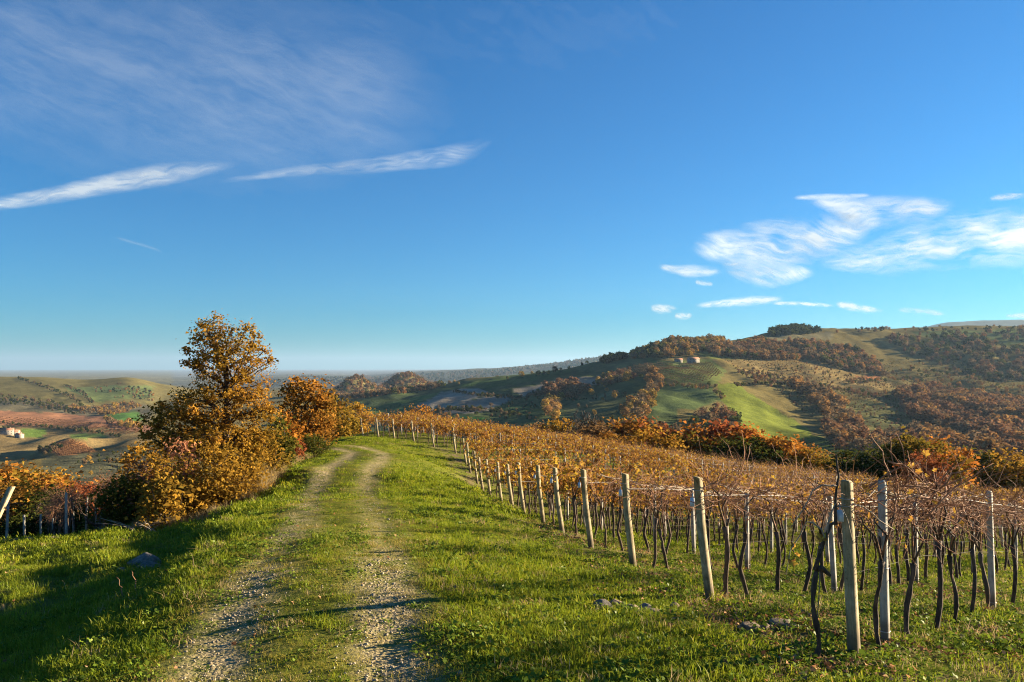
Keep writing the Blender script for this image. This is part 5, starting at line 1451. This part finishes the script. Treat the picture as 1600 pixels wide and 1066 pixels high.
house("left pale farm building beside a dark tree", 14, 670, 1050, 14, 9, 6.5, 0.4, group=G_H)
house("middle low farm building on the left hillside", 24, 671, 1060, 13, 8, 4.5, 0.2, "farm_building", G_H)
house("small white barn at the right end of the left farm", 33, 672, 1045, 8, 7, 4.5, -0.3, "barn", G_H)
for px, fam, hh, lab in ((8, 5, 11, "dark conifer left of the pale farm buildings"), (15.5, 5, 12, "tall dark cypress between the pale farm buildings"), (3, 5, 8, "dark bushy tree at the left edge by the farm")):
    x = (px - 800) / F * 1055
    o = tag(link("conifer", FARM[fam * 3 + 1], None, (x, 1055, h1(x, 1055))), lab, "tree"); o.scale = (hh * .7, hh * .7, hh)

# ------------------------------------------------------------------ small things on the ground
def rock(name, label, px, py, Y, size, seed, mat, squash=.6, cat="rock", group=None, rz=0.0):
    x = (px - 800) / F * Y
    me = pebble(seed, mat, 4, squash)
    v = np.zeros(len(me.vertices) * 3, np.float32); me.vertices.foreach_get("co", v); v = v.reshape(-1, 3).astype(float)
    v = v / (np.linalg.norm(v, axis=1)[:, None]) * .5
    r_ = np.random.default_rng(seed)
    for _ in range(9):                      # broken flat faces
        nrm = r_.normal(size=3); nrm /= np.linalg.norm(nrm); d_ = r_.uniform(.30, .44)
        over = np.maximum(v @ nrm - d_, 0); v -= over[:, None] * nrm * .9
    v *= (1 + .09 * fbm(v[:, 0] * 5 + v[:, 2] * 3 + seed, v[:, 1] * 5 - v[:, 2] * 4, seed, 3))[:, None]
    v[:, 2] *= squash
    me.vertices.foreach_set("co", v.astype(np.float32).ravel()); me.update()
    o = tag(link(name, me, None, (x, Y, h1(x, Y) + size * .12)), label, cat, group); o.scale = (size * 1.2, size, size); o.rotation_euler = (0.1, 0.1, rz)
    return o
rock("boulder", "large grey rock sticking out of the shaded bank", 232, 874, 14.6, 0.50, 71, M['stone'], .8, rz=.4)
rock("boulder", "darker flat rock under the large grey one", 243, 884, 14.3, 0.42, 72, M['stone'], .5, rz=1.0)
rock("stone", "small pale stone left of the bank rocks", 196, 888, 14.0, 0.16, 73, M['stone'], .6)
rock("stone", "small round stone in the shaded grass below the bank rocks", 240, 905, 12.5, 0.13, 74, M['stone'], .6)
for i, (px, py, Y, s) in enumerate([(940, 955, 8.9, .20), (962, 950, 9.1, .17), (985, 958, 8.9, .19), (1004, 955, 9.0, .18), (1020, 962, 8.8, .16), (955, 965, 8.7, .1), (1045, 960, 8.8, .1), (1052, 950, 9.2, .12), (930, 962, 8.7, .09)]):
    rock("earth_clod", "%s clod from the left in the dug soil near the second end post" % ordw(sorted([940, 962, 985, 1004, 1020, 955, 1045, 1052, 930]).index(px)), px, py, Y, s, 80 + i, M['clod'] if i % 3 else M['stone'], .7, "soil clod", "clods of the dug soil patch", rz=i)
for i, (px, Y, s) in enumerate([(1170, 8.2, .2), (1195, 8.2, .17), (1215, 8.3, .22), (1232, 8.1, .15)]):
    rock("earth_clod", "%s clod from the left in the dark heap before the broken grapevine" % ordw(i), px, 0, Y, s, 95 + i, M['clod'], .6, "soil clod", "clods of the dark heap", rz=i)
for i, (px, Y, s) in enumerate([(10, 21.5, .28), (30, 21, .24), (52, 20.6, .26), (85, 20.4, .34), (72, 20.8, .2)]):
    rock("stone", "%s pale stone from the left along the lower left vineyard edge" % ordw([0, 1, 2, 4, 3][i]), px, 0, Y, s, 110 + i, M['clod'], .55, "stone", "stones along the lower vineyard edge", rz=i)

# dry grass and dead branches at the foot of the bushes
DRY = source_coll("dry_grass", [blade_patch(200 + i, 40, 0.16, 0.25, 0.62, 0.007, 0.8, LM['straw']) for i in range(4)])
def dry_grass():
    line = catmull([at(205, 842, 23.5)[:2], at(250, 812, 23.2)[:2], at(320, 800, 22.2)[:2], at(370, 765, 24.5)[:2], at(400, 750, 27)[:2], at(440, 727, 33)[:2], at(480, 712, 38)[:2]], 20)
    n = 1200
    k = RNG.integers(0, len(line), n); P = line[k] + RNG.normal(0, 0.35, (n, 2))
    big = np.exp(-((k / len(line) - .58) / .10) ** 2)
    kp = RNG.random(n) < 0.35 + .65 * big
    P, big = P[kp], big[kp]; n = len(P)
    scatter("dry_grass", DRY, np.c_[P, H(P[:, 0], P[:, 1])], yaw(n, .12), (.5 + .95 * big) + RNG.uniform(-.1, .25, n), RNG.integers(0, 4, n), "tufts of tall straw coloured dry grass at the foot of the bushes")
dry_grass()
x, Y = (240 - 800) / F * 21.6, 21.6
t = thing("brush_pile", "pile of pale dead branches at the lower end of the thicket", "branches", (x, Y, h1(x, Y)))
for i in range(16):
    b = MB(); a0 = RNG.uniform(0, 6.28); l = RNG.uniform(.4, 1.1)
    p0_ = np.array((RNG.normal(0, .35), RNG.normal(0, .25), .02)); p1_ = p0_ + np.array((math.cos(a0) * l, math.sin(a0) * l * .6, RNG.uniform(.1, .5)))
    P = bend(p0_, p1_, .05); b.tube(P, np.linspace(.016, .005, len(P)), 4); b.build("branch", M['dead_wood'], t)
for px, py, Y, l, lab in ((202, 950, 10.2, .32, "short brown stick poking up from the bank grass"), (222, 938, 10.4, .3, "thin curved stalk beside the brown stick"), (398, 738, 28.5, .6, "pale broken branch lying at the bush foot")):
    x = (px - 800) / F * Y
    b = MB(); P = bend((0, 0, -.03), (-.35 * l if Y < 20 else l, 0, l * (.9 if Y < 20 else .12)), .04); b.tube(P, np.linspace(.009, .003, len(P)), 4)
    tag(b.build("stick", M['dead_wood'] if Y > 20 else M['cane']), lab, "stick").location = (x, Y, h1(x, Y))

# ------------------------------------------------------------------ clouds: thin ice-cloud sheets high in front, lit through by the sun
def cloud_mat(name, col, opac):
    m, nt, N, L, out = new_mat(name)
    d = attr(nt, "dens").outputs["Fac"]
    tl = N.new("ShaderNodeBsdfTranslucent"); tl.inputs[0].default_value = (*col, 1)
    df = N.new("ShaderNodeBsdfDiffuse"); df.inputs[0].default_value = (*col, 1)
    mx = N.new("ShaderNodeMixShader"); mx.inputs[0].default_value = 0.2
    L.new(tl.outputs[0], mx.inputs[1]); L.new(df.outputs[0], mx.inputs[2])
    tr = N.new("ShaderNodeBsdfTransparent")
    m2 = N.new("ShaderNodeMixShader"); L.new(math_n(nt, 'MULTIPLY', d, opac, True), m2.inputs[0])
    L.new(tr.outputs[0], m2.inputs[1]); L.new(mx.outputs[0], m2.inputs[2])
    L.new(m2.outputs[0], out.inputs[0])
    return m
M['cloud'] = cloud_mat("cloud", (0.275, 0.325, 0.41), 1.0)
def cloud(label, spine, width, seed, Y, opac=1.0, streak=(0.35, 3.0), tilt=0.25, n=(220, 56), edge=1.0, thresh=0.0, soft=0.8, fade=.8, name="cloud", group=None):
    """spine: photo pixels along the cloud; width: half-widths in pixels at each spine point."""
    S = catmull([(*p, w_) for p, w_ in zip(spine, width)], max(2, n[0] // (len(spine) - 1)))
    d = np.gradient(S[:, :2], axis=0); d /= np.linalg.norm(d, axis=1)[:, None] + 1e-9
    nn = np.c_[-d[:, 1], d[:, 0]]
    v = np.linspace(-1, 1, n[1])
    px = S[:, None, 0] + nn[:, None, 0] * v * S[:, None, 2]; py = S[:, None, 1] + nn[:, None, 1] * v * S[:, None, 2]
    L_ = np.linspace(0, 1, len(S))[:, None]; span = np.hypot(*(S[-1, :2] - S[0, :2])) + 1
    fs = min(4.0, max(1.0, 26.0 / max(width)))          # small clouds get finer fibres
    qx, qy = px * fs, py * fs
    u = qx * math.cos(tilt) + qy * math.sin(tilt); w2 = -qx * math.sin(tilt) + qy * math.cos(tilt)
    wx = 14 * fbm(qx / 60, qy / 60, seed + 5, 3)
    f = fbm((u + wx) * streak[0] / 20, (w2 + wx) * streak[1] / 20, seed, 5, .55)
    f2 = fbm(qx / 42, qy / 22, seed + 9, 5)
    f = f + 0.5 * fbm((u + wx) / 26, (w2 + wx) / 3.2, seed + 3, 3)
    prof = (1 - np.abs(v)[None] ** 1.6) * sstep(0, .16, L_) * sstep(1, fade, L_)
    dens = np.clip((prof * (0.70 + edge * (0.55 * f + 0.42 * f2)) - 0.04 - thresh) / soft, 0, 1) ** 1.25 * opac
    c0 = at(spine[len(spine) // 2][0], spine[len(spine) // 2][1], Y)
    nrm = np.array((0.25, 0.95, 0.15)); nrm /= np.linalg.norm(nrm)
    cx, cyy = (px - 800) / F, (533 - py) / F
    D = np.stack([cx, math.cos(PITCH) - cyy * math.sin(PITCH), math.sin(PITCH) + cyy * math.cos(PITCH)], -1)
    tt = (c0 @ nrm) / np.maximum(D @ nrm, 0.05)
    V = D * tt[..., None]
    V += nrm * (70 * vnoise(px / 150, py / 150, seed))[..., None] * (Y / 9000)
    ni, nj = px.shape
    i, j = np.meshgrid(np.arange(ni - 1), np.arange(nj - 1), indexing='ij')
    dm = np.maximum.reduce([dens[:-1, :-1], dens[1:, :-1], dens[:-1, 1:], dens[1:, 1:]])
    k = dm > 0.012
    q = np.stack([i*nj + j, (i+1)*nj + j, (i+1)*nj + j + 1, i*nj + j + 1], -1)[k]
    used = np.unique(q); rm = np.full(ni * nj, -1); rm[used] = np.arange(len(used))
    me = mesh_np(name, V.reshape(-1, 3)[used], [rm[q]], [M['cloud']], {"dens": ('POINT', dens.ravel()[used])}, True)
    return tag(link(name, me), label, "cloud", group)
cloud("long white cirrus streak entering from the left edge", [(-140, 334), (40, 313), (150, 292), (250, 274), (330, 262), (420, 246)], [11, 14, 18, 21, 13, 2], 3, 9000, .64, (.25, 2.2), -.13, edge=.75, soft=.8, fade=.5)
cloud("thin curved cirrus wisp left of centre with an upturned tail", [(320, 289), (450, 270), (540, 262), (640, 251), (710, 243), (750, 231), (790, 206)], [5, 9, 13, 17, 20, 17, 4], 7, 9000, .32, (.3, 2.4), -.12, edge=.9, fade=.6)
cloud("broad faint cirrus veil across the upper left sky", [(-160, 40), (120, 100), (320, 130), (520, 150), (760, 190)], [150, 200, 200, 170, 60], 12, 9500, .15, (.10, 1.0), .38, (200, 120), .6, soft=.9)
cloud("faint streaky haze of cirrus at the top centre", [(480, -40), (640, 40), (800, 60), (980, 40), (1120, 20)], [60, 90, 100, 80, 40], 18, 9500, .018, (.15, 1.2), .5, (180, 80), .7)
cloud("tiny contrail scratch in the lower left sky", [(180, 370), (205, 378), (232, 386), (258, 396)], [2.5, 3, 3, 2], 22, 9000, .13, (.3, 1), .3, (60, 10), .3)
G_C = "bright clouds above the right hill"
cloud("large white feathered cloud, left one of the big pair", [(1070, 378), (1130, 386), (1200, 384), (1270, 372), (1330, 358), (1370, 346)], [14, 34, 50, 46, 36, 14], 31, 8600, .86, (.35, 1.7), .2, (240, 110), 1.15, .06, .95, group=G_C)
cloud("thin flaring plume rising from the left big cloud", [(1250, 308), (1310, 320), (1350, 334), (1400, 330), (1450, 326), (1510, 316)], [6, 20, 32, 28, 22, 6], 37, 8400, .8, (.3, 1.6), -.1, (200, 70), .9, .0, .9, group=G_C)
cloud("large white cloud cut by the right picture edge", [(1255, 412), (1340, 406), (1400, 396), (1460, 382), (1530, 374), (1610, 368), (1690, 364)], [6, 26, 42, 50, 56, 54, 30], 41, 8000, .9, (.35, 1.5), -.1, (260, 120), 1.1, .06, .95, group=G_C)
cloud("narrow white bar above the flaring plume", [(1235, 309), (1280, 308), (1330, 307), (1365, 304)], [4, 6, 5, 3], 43, 8200, .6, (.2, 1), 0, (80, 20), .5, group=G_C)
cloud("lower feathered fringe under the left big cloud", [(1120, 408), (1165, 424), (1205, 432), (1245, 428), (1280, 426)], [9, 20, 22, 16, 5], 47, 8800, .8, (.3, 1.6), .3, (140, 60), .9, .0, group=G_C)
cloud("small hooked cloud left of the big pair", [(1026, 416), (1055, 422), (1085, 424), (1136, 424)], [5, 9, 12, 5], 51, 9100, .75, (.3, 1.4), 0, (100, 30), .7, .0, group=G_C)
cloud("tiny pale puff under the hooked cloud", [(1085, 440), (1100, 442), (1116, 444)], [4, 5, 3], 53, 9200, .5, (.3, 1), 0, (50, 20), 1.15, group=G_C)
cloud("small bright double puff low over the knoll, upper one", [(1014, 481), (1035, 484), (1060, 482)], [5, 10, 4], 57, 9000, .85, (.3, 1), .1, (60, 30), 1.15, group=G_C)
cloud("small bright double puff low over the knoll, lower one", [(1052, 494), (1066, 495), (1084, 493)], [4, 7, 4], 59, 8900, .85, (.3, 1), .1, (50, 24), 1.15, group=G_C)
cloud("long low ragged cloud above the hill crest", [(1080, 479), (1140, 473), (1180, 470), (1232, 466)], [4, 8, 9, 4], 61, 8700, .8, (.3, 1.5), -.1, (120, 30), .9, .0, group=G_C)
cloud("straight low cloud bar over the hilltop pines", [(1200, 474), (1240, 475), (1275, 476), (1310, 478)], [3, 4, 4, 2.5], 63, 8500, .8, (.3, 1), 0, (90, 16), 1.15, group=G_C)
cloud("low tapering cloud right of the straight bar", [(1304, 475), (1330, 480), (1355, 484), (1386, 487)], [4, 8, 7, 3], 67, 8300, .85, (.3, 1), .1, (90, 24), 1.15, group=G_C)
cloud("faint low cloud over the right hill", [(1400, 484), (1430, 486), (1458, 489), (1486, 492)], [3, 7, 6, 2.5], 69, 8200, .5, (.3, 1), .1, (80, 20), 1.15, group=G_C)
cloud("small wisp near the right picture edge above the big cloud", [(1545, 311), (1570, 308), (1610, 305)], [3, 7, 4], 73, 7800, .55, (.3, 1.4), -.1, (60, 20), 1.15, group=G_C)
cloud("little white scrap at the right edge low in the sky", [(1570, 494), (1595, 494), (1630, 494)], [3, 6, 4], 79, 7800, .7, (.3, 1), 0, (50, 20), 1.15, group=G_C)

# ------------------------------------------------------------------ haze
def haze():
    m, nt, N, L, out = new_mat("haze")
    v = N.new("ShaderNodeVolumePrincipled")
    v.inputs["Color"].default_value = (0.36, 0.54, 0.78, 1)
    v.inputs["Density"].default_value = 0.36e-4
    v.inputs["Anisotropy"].default_value = 0.2
    L.new(v.outputs[0], out.inputs["Volume"])
    z0_, z1_ = float(GZ.min()) - 1.0, float(max(GZ.max() + 16, 40))
    b = MB(); b.box((0, 0, (z0_ + z1_) / 2), (43000, 43000, (z1_ - z0_) / 2))
    tag(b.build("haze", m), "thin bluish air haze over the whole landscape", None, None, 'stuff')
    print("haze z", z0_, z1_)
haze()
